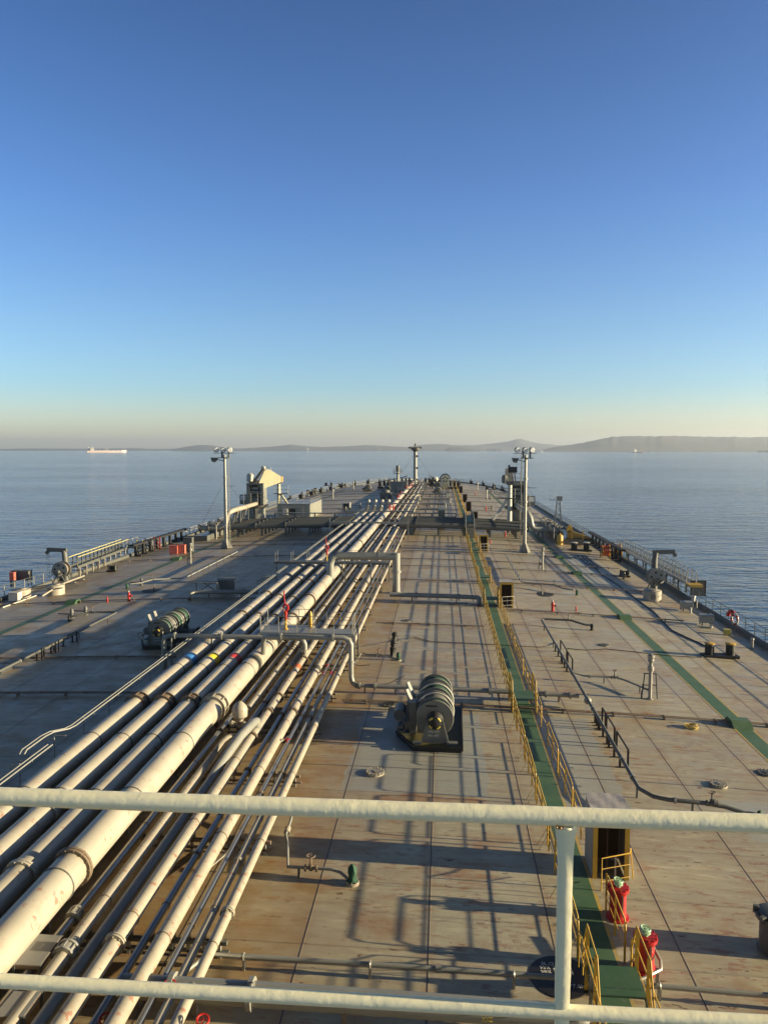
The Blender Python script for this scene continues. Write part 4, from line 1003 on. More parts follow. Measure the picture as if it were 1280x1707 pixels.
def build_small():
    v = vent_proto(); pts = [(1083, 1166, 'nearer tall silver vent post on the starboard deck between line and green path'), (904, 949, 'second tall silver vent post, beside the foot of the starboard lamp mast'), (318, 940, 'tall silver vent post on the port deck near the port lamp mast')]
    for i, (px, py, lb) in enumerate(pts):
        p = G(px, py); o = v if i == 0 else dup(v, p, 0, lb); o['label'] = lb; o.location = p
    for px, py, lb in ((555, 831, 'far pale vent post on the port deck beside the shaded hut'), (589, 815, 'farthest vent post on the port side'), (811, 832, 'far vent post starboard, closer of two in line'), (796, 816, 'far vent post starboard, behind its twin')):
        p = G(px, py); b = MB(); b.lathe([(.25, 0), (.25, .1), (.16, .15), (.16, 1.9), (.28, 2.0), (.28, 2.5), (.1, 2.7), (0, 2.72)], p, n=10)
        single('tank_vent', b, SILVER, lb, 'vent', p)
    # tank hatches
    def hatch(px, py, lb, r=.34, m=CREAM2, h=.10, post=0):
        p = G(px, py); t = thing('tank_hatch', lb, 'hatch', p)
        part('rim', MB().cyl(p, p + Vector((0, 0, h * .7)), r, n=24), m, t)
        b = MB(); b.cyl(p, p + Vector((0, 0, h)), r * .78, n=24); part('lid', b, m, t)
        if m is not BLACK:
            b = MB()
            for k in range(14): a = 2 * math.pi * k / 14; b.cyl(p + Vector((math.cos(a) * r * .89, math.sin(a) * r * .89, h * .6)), p + Vector((math.cos(a) * r * .89, math.sin(a) * r * .89, h * 1.5)), .022, n=6)
            b.bar(p + Vector((-r * .3, -.06, h * 1.1)), p + Vector((r * .3, -.06, h * 1.1)), .03, .04); b.bar(p + Vector((-r * .1, r * .3, h * 1.1)), p + Vector((r * .1, -r * .4, h * 1.1)), .03, .03)
            part('lid_bolts', b, m, t)
        if post: part('post', MB().lathe([(.12, 0), (.1, .25), (.045, .3), (.045, post)], p, n=8), GREYD, t)
    hatch(625, 1290, 'round bolted hatch on the deck left of the seam, below the winch', .40); hatch(1197, 1310, 'round bolted hatch at the right, right of the seam above the top rail', .36)
    hatch(1006, 1076, 'small flat round hatch right of the raised starboard line', .38, GREYD, .06); hatch(648, 1176, 'low round hatch left of the winch', .34, GREYD, .06); hatch(678, 1035, 'low round hatch above the bellows stand', .34, GREYD, .05)
    hatch(963, 1023, 'small flat round hatch below the tiny red hydrant', .38, GREYD, .05)
    hatch(903, 991, 'black disc with a central post on the starboard deck', 1.12, BLACK, .02, 1.0); hatch(257, 985, 'black disc with a central post on the port deck', 1.15, BLACK, .02, .7)
    hatch(1275, 1290, 'round hatch cut by the right edge of the picture', .36, GREYD, .06)
    # black turning circle with white lettering
    p = G(934, 1630); t = thing('tank_cover', 'black circular cover with white painted figures beside the near step-over', 'tank cover', p)
    part('disc', MB().cyl(p, p + Vector((0, 0, .03)), .80, n=40), paint('black cover paint', (.016, .013, .011), rust=.05, rough=.45), t)
    for tx, ox, oy in (('SL.O.T', -.44, .40), ('95% 20.10M', -.50, .24), ('98% 20.60M', -.49, .08), ('77.8M', .16, -.40)):
        word('lettering', tx, .17, LETTER, t, p + Vector((ox, oy, .03)), (1, 0, 0), (0, 1, 0))
    # coil of yellow rope
    p = G(1150, 1213); b = MB()
    rnd = random.Random(5)
    for k in range(9): b.torus(p + Vector((rnd.uniform(-.12, .12), rnd.uniform(-.1, .1), .03 + k * .012)), (rnd.uniform(-.3, .3), rnd.uniform(-.3, .3), 1), .26 + rnd.uniform(-.07, .05), .016, 18, 5)
    single('rope_coil', b, paint('yellow rope', (.50, .36, .10), rust=.1, rough=.9), 'loose coil of yellow rope lying on the starboard deck', 'rope', p)
    # big red hydrant drums with pale green heads
    for px, py, lb in ((1029, 1530, 'red drum with pale green head beside the walkway, farther of two'), (1074, 1617, 'red drum with pale green head next to the bent silver pipe, nearer of two')):
        p = G(px, py); t = thing('red_drum', lb, 'hydrant', p)
        SC = .92
        part('body', MB().lathe([(.33, 0), (.33, .04), (.25, .06), (.235, .30), (.235, .80), (.30, .82), (.31, .86), (.31, .92), (.26, .93), (.20, .94)], p, n=24), RED, t)
        b = MB()
        for k in range(12): a = 2 * math.pi * k / 12; b.cyl(p + Vector((math.cos(a) * .275, math.sin(a) * .275, .79)), p + Vector((math.cos(a) * .275, math.sin(a) * .275, .97)), .022, n=6)
        part('bolts', b, RED, t)
        hd = part('head', MB().lathe([(.07, .93), (.07, 1.0), (.13, 1.01), (.13, 1.05), (.06, 1.07), (.06, 1.13)], p, n=14), MINT, t)
        part('head_wheel', disc_wheel(p + Vector((0, 0, 1.13)), (.2, -.1, 1), .12, .022, 4), MINT, hd)
        part('silver_strip', MB().bar(p + Vector((.08, -.21, .1)), p + Vector((.08, -.24, .9)), .04, .03), SILVER, t)
    for px, py, s, lb in ((921, 1019, .8, 'small red hydrant on the rusty twin lines, starboard deck'), (960, 1019, .42, 'very low red valve just right of the small hydrant'), (215, 1002, .8, 'small red hydrant on the shaded port deck'), (179, 1004, .45, 'very low red valve left of the port hydrant'), (842, 895, .75, 'red hydrant in the shade before the manifold'), (817, 907, .6, 'faded red hydrant right of the third booth'), (810, 852, .9, 'small bright red hydrant on the far starboard deck'), (793, 825, .8, 'farthest red hydrant, beside the walkway')):
        p = G(px, py); t = thing('hydrant', lb, 'hydrant', p); k = s if p.y < 120 else s * 1.1
        part('body', MB().lathe([(.20 * k, 0), (.20 * k, .05), (.15 * k, .07), (.15 * k, .7 * k), (.19 * k, .74 * k), (.19 * k, .82 * k), (.10 * k, .95 * k), (.05 * k, 1.1 * k)], p, n=12), RED, t)
        if s > .6: part('outlet', MB().lathe([(.08, 0), (.08, .2 * k), (.1, .24 * k)], p + Vector((.1 * k, 0, .6 * k)), (1, 0, 0), 8), RED, t); part('cap', MB().lathe([(.07, 0), (.05, .1), (0, .12)], p + Vector((0, 0, 1.05 * k)), n=8), WHITE, t)
    # bent silver pipe by the nearer drum
    p = G(1100, 1650); b = MB(); z = p.z
    b.tube([(p.x - .05, p.y + 1.7, z + .55), (p.x + .05, p.y + .9, z + .52), (p.x + .12, p.y + .45, z + .45), (p.x + .05, p.y + .15, z + .42), (p.x - .45, p.y - .18, z + .40), (p.x - .75, p.y - .3, z + .38)], .045, 9); b.box((p.x - .02, p.y + .2, z + .2), (.07, .07, .4))
    single('bent_pipe', b, SILVER, 'bent silver pipe end on a short stand beside the nearer red drum', 'pipe', p)
    # grey round tank at the right edge
    p = G(1262, 1592); p = Vector((p.x + .62, p.y + .25, p.z)); t = thing('round_tank', 'grey round tank with a lidded rim cut by the right edge of the picture', 'tank', p)
    part('body', MB().lathe([(.50, 0), (.50, .04), (.46, .06), (.46, .85), (.58, .90), (.58, 1.0)], p, n=28), GREYD, t)
    part('lid', MB().lathe([(.48, 1.0), (.48, 1.05), (.40, 1.07), (0, 1.1)], p, n=28), GREYD, t)
    for a in (2.6, 3.6, 4.6): part('clamp', MB().box(p + Vector((math.cos(a) * .56, math.sin(a) * .56, .98)), (.14, .10, .2), rz=a), GREYD, t)
    # small tank gauges on the far deck and cleats, seen as dark stubs
    spots = [(236, 976), (120, 1030), (143, 1025), (1040, 820 + 145), (748, 829), (717, 845), (688, 838), (735, 857), (820, 850), (818, 833), (633, 850), (600, 845), (576, 852), (705, 832), (700, 825), (820, 821)]
    for i, (px, py) in enumerate(spots):
        p = G(px, py); k = 1.0 if p.y < 120 else 1.4
        b = MB(); b.lathe([(.2 * k, 0), (.2 * k, .06), (.1 * k, .08), (.1 * k, .35 * k), (.17 * k, .4 * k), (.15 * k, .62 * k), (.08 * k, .75 * k)], p, n=10); b.tube([p + Vector((-1.2 * k, .1, .3)), p + Vector((-.3, .05, .3)), p + Vector((0, 0, .2))], .05 * k, 6)
        single('deck_gauge', b, GREYD, 'dark hooded gauge stub with a short feed pipe on open deck', 'tank gauge', p, 'dark gauge stubs scattered over the deck')
    # post at the port dark cluster (boxes beside the rack)
    p = G(378, 985); t = thing('tank_cylinder', 'round grey trunk with lid on the shaded port deck beside the rack', 'tank', p)
    part('body', MB().cyl(p, p + Vector((0, 0, 1.1)), .75, n=20), GREYD, t); part('lid', MB().cyl(p + Vector((0, 0, 1.1)), p + Vector((0, 0, 1.2)), .9, n=20), GREYD, t)
    p = G(345, 988); t = thing('braced_stand', 'low steel frame with slanting braces next to the round trunk on the port deck', 'frame', p)
    for s in (-1, 1):
        part('leg', MB().bar(p + Vector((s, 0, 0)), p + Vector((s, 0, 1.0)), .08, .08), RUSTY, t); part('brace', MB().bar(p + Vector((s * .9, .4, 0)), p + Vector((s * -.4, .2, .9)), .07, .07), RUSTY, t)
    part('top', MB().box(p + Vector((0, 0, 1.0)), (2.2, 1.0, .08)), GREYD, t)
    # low bent grey pipes at far left foreground deck
    single('low_pipe', MB().tube([G(0, 1122, .1), G(18, 1114, .1), G(22, 1109, .14), G(60, 1090, .1), G(131, 1056, .3)], .07, 8), GREY, 'low grey pipe on the port deck leading to the dark guard frames', 'pipe', G(0, 1122))
LATE.append(build_small)

def winch_proto():
    t = thing('mooring_winch', 'large grey mooring winch with green covered drums and yellow hub, right of the rack', 'winch', (0, 0, 0))
    G1 = paint('winch grey paint', (.15, .148, .125), rust=.35, rough=.5, rustcol=(.25, .11, .03))
    L = 5.2
    b = MB(); b.prism([(-.95, -.3), (1.2, -.3), (1.3, L + .2), (-1.7, L + .2), (-1.8, 1.5)], .0, .16); part('foundation', b, BLACK, t)
    b = MB(); b.prism([(-.9, -.1), (.6, -.1), (.6, 1.2), (-1.7, 1.5)], .205, .225); part('drip_tray', b, paint('olive oily paint', (.16, .13, .04), rust=.4, rough=.35), t)
    b = MB(); b.bar((-.97, -.32, .22), (1.22, -.32, .22), .05, .1); b.bar((1.23, -.3, .22), (1.32, L + .2, .22), .06, .30); b.bar((-.97, -.32, .22), (-1.82, 1.5, .22), .05, .1); part('coaming', b, BLACK, t)
    zc = 1.24; Rr = .83
    flz = [.55, 1.05, 2.0, 2.45, 3.3, 3.9, 4.6]
    for k, y in enumerate(flz):
        rr = Rr * (1.0 if k != 2 else .98)
        b = MB(); b.lathe([(rr * .3, -.05), (rr, -.045), (rr + .02, 0), (rr, .045), (rr * .3, .05)], (0, y, zc), (0, 1, 0), 40); df = part('drum_flange', b, G1, t); fl0 = df if k == 0 else fl0
    for k, (a, c_) in enumerate(zip(flz, flz[1:])):
        green = k in (0, 3, 5)
        r0 = Rr * (.88 if green else (.80 if k in (1, 4) else .72)); n = 26; rnd = random.Random(k)
        prof = []
        m = 9
        for i in range(m + 1): prof.append((r0 + (rnd.uniform(-.03, .03) if green else (.018 if i % 2 else -.018)), a + .05 + (c_ - a - .1) * i / m))
        part('rope_drum' if not green else 'canvas_cover', MB().lathe(prof, (0, 0, zc), (0, 1, 0), n), GREEN if green else (G1 if k in (1, 4) else paint('wound dark rope', (.06, .058, .045), rust=.1, rough=.9)), t)
    for y in (1.55, 2.95): part('brake_band', MB().torus((0, y, zc), (0, 1, 0), Rr + .03, .035, 36, 6, R(-30), R(200)), WHITE, t)
    part('shaft', MB().cyl((0, .05, zc), (0, L - .1, zc), .12, n=16), GREYD, t)
    b = MB(); b.lathe([(.22, -.55), (.30, -.5), (.20, -.42), (.20, -.2), (.36, -.08), (.38, .0)], (0, .42, zc), (0, 1, 0), 24); part('warping_hub', b, BLACK, t)
    b = MB()
    for k in range(4):
        a = R(20 + 90 * k); bx = MB()
        b.torus((0, -.09, zc), (0, 1, 0), .25, .045, 6, 6, a, a + R(40))
    part('yellow_marks', b, YELL2, t)
    b = MB(); b.prism([(-.62, .22), (.62, .22), (.34, 1.3), (-.34, 1.3)], -.02, .10, XZ(.28)); part('bearing_bracket', b, G1, t)
    b = MB(); b.prism([(-.62, .22), (.62, .22), (.34, 1.3), (-.34, 1.3)], -.02, .10, XZ(L - .2)); part('bearing_bracket', b, G1, t)
    part('bracket_lever', MB().bar((.36, .1, zc - .0), (.62, .0, .30), .05, .06), SILVER, t)
    part('foot_clamp', MB().box((.78, .02, .30), (.5, .25, .12)).box((-.78, .02, .30), (.4, .2, .12)).cyl((.6, -.1, .36), (1.0, -.1, .34), .05, n=8), G1, t)
    b = MB(); b.box((-1.02, 1.6, .95), (.32, .7, 1.5)); b.box((-1.1, 3.0, .8), (.5, 1.4, 1.1)); b.cyl((-1.7, 2.2, .75), (-1.7, 3.3, .75), .28, n=16); part('gear_case', b, G1, t)
    for y in (1.6, 2.7): part('brake_arm', MB().bar((-1.0, y, 1.4), (-1.35, y + .2, 2.15), .22, .10).bar((-.95, y, 1.5), (-.5, y, 1.8), .08, .08), SILVER, t)
    b = MB(); b.torus((-1.55, .8, .75), (.3, 1, 0), .26, .025, 16, 6); b.cyl((-1.55, .8, .75), (-1.1, 1.6, .85), .035, n=6); part('hand_wheel', b, RUSTY, t)
    b = MB(); b.box((-.0, .02, .0), (.0, .0, .0)) if False else None
    for j, tx in enumerate(('SWL 60T', 'BHL 48T')):
        word('lettering', tx, .13, LETTER, t, (-.30, .155, .72 - j * .18), (1, 0, 0), (0, 0, 1))
    part('slot', MB().box((-.16, .488, zc + .58), (.5, .012, .07)), BLACK, fl0)
    return t
def build_winches():
    w = winch_proto()
    w.location = (-.28, G(715, 1254).y + .3, deck(-.3))
    p = Vector((X0 - 9.9, 49.5, deck(X0 - 9.9)))
    dup(w, p, 0, 'large grey mooring winch in the shade on the port side of the pipe rack', scale=(.92, .98, .90))
    for x, y, lb in ((-1.2, 226, 'far dark mooring winch right of the rack'), (-16.8, 232, 'far dark mooring winch left of the rack'), (-1.6, 262, 'dark winch just short of the starboard windlass'), (-24, 245, 'far dark winch on the open port deck')):
        dup(w, (x, y, deck(x)), 0, lb)
LATE.append(build_winches)

def bollards(cx, cy, z, w, lb, top=YELLOW, r=.26, h=1.0, rz=0, extra=None):
    t = thing('bollard_pair', lb, 'bollard', (0, 0, 0))
    part('base', MB().box((0, 0, .09), (w + r * 3.2, r * 3, .18)), BLACK, t)
    for s in (-1, 1):
        part('post', MB().lathe([(r, .15), (r, h - .02), (r * 1.12, h)], (s * w / 2, 0, 0), n=20), BLACK, t)
        part('cap', MB().lathe([(r * 1.16, h), (r * 1.2, h + .04), (r * .9, h + .07), (0, h + .08)], (s * w / 2, 0, 0), n=20), top, t)
    t.location = (cx, cy, z); t.rotation_euler.z = rz; ORG[t] = Vector((cx, cy, z)); return t
def build_starboard():
    a = G(1182, 1094); b_ = G(1217, 1097); c = (a + b_) / 2
    bollards(c.x, c.y, c.z, (b_ - a).length, 'pair of black bollards with yellow tops on the near starboard deck', h=.92, r=.30)
    a = G(958, 918); b_ = G(976, 919); c = (a + b_) / 2
    t = bollards(c.x, c.y, c.z, 1.7, 'pair of black bollards below the yellow lifting frame', WHITE, h=1.15, r=.42)
    # further ones
    for px, py, lb in ((817, 816, 'starboard'), (570, 812, 'port, outer'), (531, 820, 'port, second'), (519, 824, 'port, third'), (548, 810, 'port, by the rail')):
        p = G(px, py); bollards(p.x, p.y, p.z, 2.2, f'far pair of black bollards at the deck edge, {lb}', BLACK, h=1.3, r=.5)
    # yellow lifting frame
    p = G(966, 913); q = p + Vector((.0, 3.2, 0)); t = thing('lifting_frame', 'yellow wedge shaped lifting frame standing over the far bollards', 'frame', q)
    part('wedge', MB().prism([(-1.2, 1.0), (2.2, 1.0), (2.0, 1.2), (-.2, 1.9), (-1.2, 2.2)], 0, .9, XZ(q.y + .9) @ Matrix.Translation((q.x, q.z, 0))), paint('dull ochre paint', (.27, .175, .03), rust=.5), t, smooth=False)
    part('block', MB().box(q + Vector((-.9, .4, 2.3)), (.8, .8, .7)).box(q + Vector((-.9, .4, 2.75)), (.4, .4, .3)), YELLOW, t)
    for s in (-.7, .9): part('upright', MB().bar(q + Vector((s, -.6, .9)), q + Vector((s, -.6, 2.2)), .12, .12), YELLOW, t)
    part('under_beam', MB().box(q + Vector((.6, .4, .8)), (4.0, .9, .4)), BLACK, t)
    for s in (-1.2, 2.2): part('leg', MB().bar(q + Vector((s, .4, 0)), q + Vector((s, .4, .8)), .2, .2), GREYD, t)
    p = G(933, 908); single('yellow_drum', MB().lathe([(.0, 0), (.42, .02), (.46, .2), (.46, 1.2), (.34, 1.45), (.12, 1.5), (.12, 1.65), (0, 1.67)], p, n=16), YELLOW, 'yellow drum standing left of the yellow lifting frame', 'drum', p)
    # hose reels (orange)
    for px, py, m, lb in ((1009, 930, ORANGE, 'reel wound with orange red hose by the starboard rail'), (1029, 928, paint('amber hose', (.50, .27, .06), rust=.3), 'reel wound with amber hose right beside the orange red one')):
        p = G(px, py); t = thing('hose_reel', lb, 'hose reel', p)
        for k in range(6): part('hose_coil', MB().torus(p + Vector((-.35 + k * .14, 0, 1.0)), (1, .0, 0), .62 + .05 * (k % 2), .075, 18, 6), m, t)
        for s in (-.5, .5):
            part('side_frame', MB().bar(p + Vector((s, -.7, 0)), p + Vector((s, 0, 1.0)), .07, .07).bar(p + Vector((s, .7, 0)), p + Vector((s, 0, 1.0)), .07, .07).torus(p + Vector((s, 0, 1.0)), (1, 0, 0), .8, .03, 18, 5), YELLOW, t)
        part('axle', MB().cyl(p + Vector((-.6, 0, 1.0)), p + Vector((.6, 0, 1.0)), .06, n=8), GREYD, t)
        part('roof_bar', MB().box(p + Vector((0, .1, 1.95)), (1.4, .4, .06)).bar(p + Vector((-.65, .1, 0)), p + Vector((-.65, .1, 1.95)), .07, .07).bar(p + Vector((.65, .1, 0)), p + Vector((.65, .1, 1.95)), .07, .07), RUSTY, t)
    # dark deck cleat box with ring
    for px, py, lb in ((1041, 962, 'dark open roller chock on the starboard deck, left of the wheel reel'), (187, 953, 'dark open roller chock on the port deck before the gangway')):
        p = G(px, py); t = thing('roller_chock', lb, 'chock', p)
        part('base', MB().box(p + Vector((0, 0, .1)), (1.1, .7, .2)), BLACK, t)
        for s in (-.38, .38): part('roller', MB().lathe([(.14, .2), (.14, .75), (.18, .8)], p + Vector((s, 0, 0)), n=12), GREYD, t)
        part('back_plate', MB().box(p + Vector((0, .3, .4)), (1.0, .06, .5)), BLACK, t)
    # gangway (accommodation ladder) starboard
    A = Vector((G(1008, 930).x + 1.0, 100, 0)); 
    def gangway(pa, pb, w, m, mr, lb, zt, slope_a=0, slope_b=0, h=1.15, n=16):
        t = thing('gangway', lb, 'gangway', (pa[0], pa[1], 0)); pa = Vector(pa); pb = Vector(pb); d = (pb - pa).normalized(); u = Vector((d.y, -d.x, 0)).normalized()
        fl = MB()
        fl.bar(pa, pb, w, .06)
        part('floor', fl, m, t)
        for s in (-1, 1):
            o = u * (s * w / 2)
            part('side_beam', MB().bar(pa + o, pb + o, .06, .30), m, t)
            part('hand_rail', MB().tube([pa + o + Vector((0, 0, .1)), pa + o + Vector((0, 0, h - .1)), pa + o + d * .15 + Vector((0, 0, h)), pb + o - d * .15 + Vector((0, 0, h)), pb + o + Vector((0, 0, h - .1)), pb + o + Vector((0, 0, .1))], .05, 7), mr, t)
            part('mid_rail', MB().tube([pa + o + Vector((0, 0, h * .55)), pb + o + Vector((0, 0, h * .55))], .03, 6), m, t)
            for k in range(n + 1):
                q = pa + (pb - pa) * k / n + o; part('post', MB().bar(q, q + Vector((0, 0, h)), .11, .08), m, t)
        return t
    xe = X0 + HB
    pa = Vector((21.6, 103, deck(21.6) + 2.0)); pb = Vector((22.6, 76.5, deck(22.6) + 1.75))
    pa = AT(1036, 913, 104); pb = AT(1152, 972, 77)
    t = gangway(pa, pb, .95, WHITE, WHITE, 'silver gangway with lattice rails stowed along the starboard edge', 2, n=22)
    part('end_platform', MB().box(pb + Vector((.1, -.6, -.1)), (1.3, 1.2, .25)), YELLOW, t)
    for k in range(7):
        q = pa + (pb - pa) * (k + .4) / 7; g = thing('gangway_stand', 'grey steel stand under the stowed starboard gangway', 'stand', (q.x - .4, q.y, deck(q.x)), 'stands under the starboard gangway')
        for s in (-.5, .3): part('leg', MB().bar((q.x + s, q.y, deck(q.x)), (q.x + s, q.y, q.z - .15), .16, .12), GREYD, g)
        part('cross_bar', MB().bar((q.x - .6, q.y, q.z - .22), (q.x + .6, q.y, q.z - .22), .12, .12), GREYD, g)
    # long trough under the gangway
    single('pipe_tray', MB().bar((pa.x - .2, pa.y - 1, pa.z - 1.1), (pb.x - .4, pb.y + 3, pb.z - 1.2), .5, .3), GREYD, 'dark tray running below the starboard gangway', 'tray', (pa.x, pa.y, 0))
    single('white_cover_board', MB().prism([(AT(1113, 970, 76).x, 76), (AT(1118, 968, 76.2).x, 77), (AT(1147, 982, 66).x + .6, 68.2), (AT(1147, 984, 66).x + .2, 67.5)], pb.z - 1.35, pb.z - 1.28), WHITE, 'long narrow white board lying below the end of the starboard gangway', 'board', (pb.x, pb.y, 1))
    # davit + wheel reel
    def reel(px, py, sgn, lb1, lb2, mr):
        p = G(px, py); t = thing('wire_reel', lb1, 'reel', p); y = p.y; zc = p.z + 1.42
        r = .86
        for s, m in ((-.35, GREY), (.45, GREY)):
            b = MB(); b.lathe([(.12, -.04), (r, -.04), (r, .04), (.12, .04)], (p.x, y + s, zc), (0, 1, 0), 32); part('side_disc', b, m, t)
            if s < 0:
                for k in range(5): a = .5 + k * 1.2566; part('disc_opening', MB().cyl((p.x + math.cos(a) * .52, y + s - .05, zc + math.sin(a) * .52), (p.x + math.cos(a) * .52, y + s - .042, zc + math.sin(a) * .52), .12, n=14), BLACK, t)
        part('drum', MB().lathe([(.6 + .02 * (i % 2), -.3 + i * .06) for i in range(12)], (p.x, y + .02, zc), (0, 1, 0), 24), mr, t)
        for s in (-.55, .65): part('side_frame', MB().bar((p.x - .7, y + s, p.z), (p.x, y + s, zc), .12, .08).bar((p.x + .7, y + s, p.z), (p.x, y + s, zc), .12, .08), GREYD, t)
        part('motor', MB().box((p.x - .1, y - .8, zc - .25), (.5, .4, .5)).cyl((p.x + .15, y - 1.0, zc - .5), (p.x + .5, y - .8, zc - .3), .14, n=10), GREYD, t)
        x = p.x + sgn * .2; yb = y + 1.3
        dh = -.6 if sgn < 0 else -.15
        t2 = thing('davit', lb2, 'davit', (x, yb, p.z))
        part('column', MB().tube([(x, yb, p.z), (x, yb, p.z + 3.1 + dh), (x + sgn * .1, yb, p.z + 3.9 + dh)], [.36, .3, .27], 10), GREYD, t2)
        part('arm', MB().bar((x - sgn * .2, yb, p.z + 3.95 + dh), (x + sgn * 2.0, yb, p.z + 4.0 + dh), .32, .42).bar((x + sgn * 1.9, yb, p.z + 3.85 + dh), (x + sgn * 2.1, yb, p.z + 3.55 + dh), .3, .3), GREYD, t2)
        for s in (-.12, .12): part('wire', MB().tube([(x + sgn * 1.95 + s, yb, p.z + 3.7 + dh), (x + sgn * 1.95 + s, yb, p.z + .3)], .015, 4), HOSE, t2)
        return p
    reel(1092, 985, 1, 'grey wire reel with round holes in its disc on the starboard side', 'grey davit arm reaching over the starboard rail above the wire reel', GREYD)
    reel(103, 971, -1, 'rusty wire reel on the port side below the dark davit', 'dark brown davit arm reaching over the port rail above the reel', RUSTY)
    # deck house clutter starboard
    def cyl_tank(px, py, r, h, lb, m=CREAM2):
        p = G(px, py); t = thing('round_tank', lb, 'tank', p); part('body', MB().lathe([(r, 0), (r, h), (r * .94, h + .04), (0, h + .06)], p, n=24), m, t)
        part('hatch', MB().cyl(p + Vector((r * .2, 0, h)), p + Vector((r * .2, 0, h + .12)), r * .35, n=12), m, t)
        for k in range(4): part('rib', MB().box(p + Vector((-.3 + .12 * k, -r - .005, h * .5)), (.05, .03, h * .5)), GREYD, t); 
    cyl_tank(1087, 1001, .82, .95, 'squat cream round tank in front of the starboard wire reel', CREAM2); cyl_tank(93, 991, .85, .95, 'squat cream round tank in front of the port reel', CREAM2); cyl_tank(36, 998, .85, .9, 'squat cream round tank at the far left behind the pale box', CREAM2)
    def cab(px, py, w, d, h, lb, m=GREY, legs=.25, name='cabinet'):
        p = G(px, py); t = thing(name, lb, 'box', p)
        cs = part('case', MB().box(p + Vector((0, d / 2, legs + h / 2)), (w, d, h)), m, t); part('lid', MB().box(p + Vector((0, d / 2, legs + h + .02)), (w + .08, d + .08, .05)), m, t)
        part('handle', MB().tube([p + Vector((w / 2 + .02, .1, legs + h * .3)), p + Vector((w / 2 + .05, .1, legs + h * .3)), p + Vector((w / 2 + .05, .1, legs + h * .8)), p + Vector((w / 2 + .02, .1, legs + h * .8))], .015, 5), SILVER, cs)
        for sx in (-1, 1):
            for sy in (.08, d - .08): part('leg', MB().box(p + Vector((sx * (w / 2 - .08), sy, legs / 2)), (.08, .08, legs)), GREYD, t)
    cab(1146, 1020, .9, .8, .55, 'low grey cabinet beside two pale posts near the starboard edge'); cab(1179, 1044, .95, .7, .6, 'grey cabinet with a lid on rusty deck, right of its twin')
    cab(1213, 1060, .42, .4, .36, 'small olive yellow box by the starboard edge', paint('olive yellow', (.42, .36, .06), rust=.3), .06); cab(22, 1004, .9, .8, .75, 'pale blue grey box at the left edge of the port deck', WHITE, .1); cab(33, 977, 2.0, .8, 1.0, 'dark louvred cabinet behind the pale box, port side', GREYD, .6)
    cab(20, 980, .5, .4, .8, 'small bright red box by the port rail at the left edge', PINKRED, .8); cab(289, 925, 1.1, .6, 1.1, 'left faded red cabinet on the port deck near the lamp mast', PINKRED, .1); cab(303, 924, .8, .6, 1.1, 'right faded red cabinet on the port deck near the lamp mast', PINKRED, .1)
    cab(313, 921, 1.2, .8, 1.9, 'tall grey cabinet right behind the two faded red ones', GREYD, .1)
    for px, py, h, r, lb, m in ((1155, 1008, .85, .18, 'pale capped post left of the tall slim one near the starboard edge', WHITE), (1161, 1017, .8, .06, 'slim pale post beside the low grey cabinet', WHITE), (1151, 1022, .5, .09, 'short pale stub before the low grey cabinet', WHITE), (1185, 1046, .3, .10, 'tiny pale stub before the twin cabinet', WHITE), (1253, 1081, .75, .11, 'pale slim vent by the starboard edge right of the bollards', SILVER)):
        p = G(px, py); single('vent_pipe', MB().lathe([(r * 1.5, 0), (r * 1.5, .03), (r, .05), (r, h * .8), (r * 1.35, h * .84), (r * 1.2, h), (0, h * 1.03)], p, n=12), m, lb, 'vent', p)
    p = G(1156, 995); t = thing('steel_screen', 'dark framed steel screen standing at the starboard edge', 'screen', p)
    a = Vector((p.x - .3, p.y, deck(xe)));  part('panel', MB().box(a + Vector((.7, 0, .75)), (1.35, .06, 1.5)), GREYD, t)
    part('frame', MB().bar(a + Vector((0, -.04, 1.52)), a + Vector((1.45, -.04, 1.52)), .09, .09).bar(a + Vector((0, -.04, 0)), a + Vector((0, -.04, 1.5)), .09, .09).bar(a + Vector((1.4, -.04, 0)), a + Vector((1.4, -.04, 1.5)), .09, .09), BLACK, t)
    # life ring on the starboard rail
    c = AT(1183, 1002, 65.0); c = Vector((xe - .45, 62.5, deck(xe) + .95)); t = thing('life_ring', 'red and white life ring hanging on the starboard rail', 'life ring', c)
    for k in range(8): part('ring_section', MB().torus(c, (1, .25, 0), .40, .10, 5, 8, k * math.pi / 4, (k + 1) * math.pi / 4), RED if k % 2 == 0 else WHITE, t)
    part('red_cover', MB().torus(c + Vector((-.05, .55, .1)), (1, .3, 0), .38, .16, 12, 6, .2, 3.3), RED, t)
    # port gangway (yellow) and its frames
    pa = AT(150, 944, 84.5); pb = AT(213, 908, 103); pa = Vector((-38.6, 82.0, deck(-38.6) + 1.7)); 
    pa = AT(122, 946, 82); pb = AT(208, 913, 102)
    t = gangway(pa, pb, 1.0, GREYD, paint('pale yellow rail', (.50, .44, .18), rust=.2), 'gangway with bright yellow handrails stowed along the port edge', 2, n=14)
    for k in range(9):
        q = pa + (pb - pa) * (k + .3) / 9; g = thing('gangway_stand', 'pale steel stand under the stowed port gangway', 'stand', (q.x, q.y, deck(q.x)), 'stands under the port gangway')
        for s in (-.5, .5): part('leg', MB().bar((q.x + s, q.y, deck(q.x)), (q.x + s, q.y, q.z - .1), .12, .12), CREAM2, g)
        part('cross_bar', MB().bar((q.x - .6, q.y, q.z - .4), (q.x + .6, q.y, q.z - .4), .1, .1), CREAM2, g)
    t = thing('port_platform', 'small grey railed platform at the head of the port gangway', 'platform', pb); c = pb + Vector((.9, 3.2, -.2))
    part('floor', MB().box(c, (2.4, 4.0, .12)), GREYD, t)
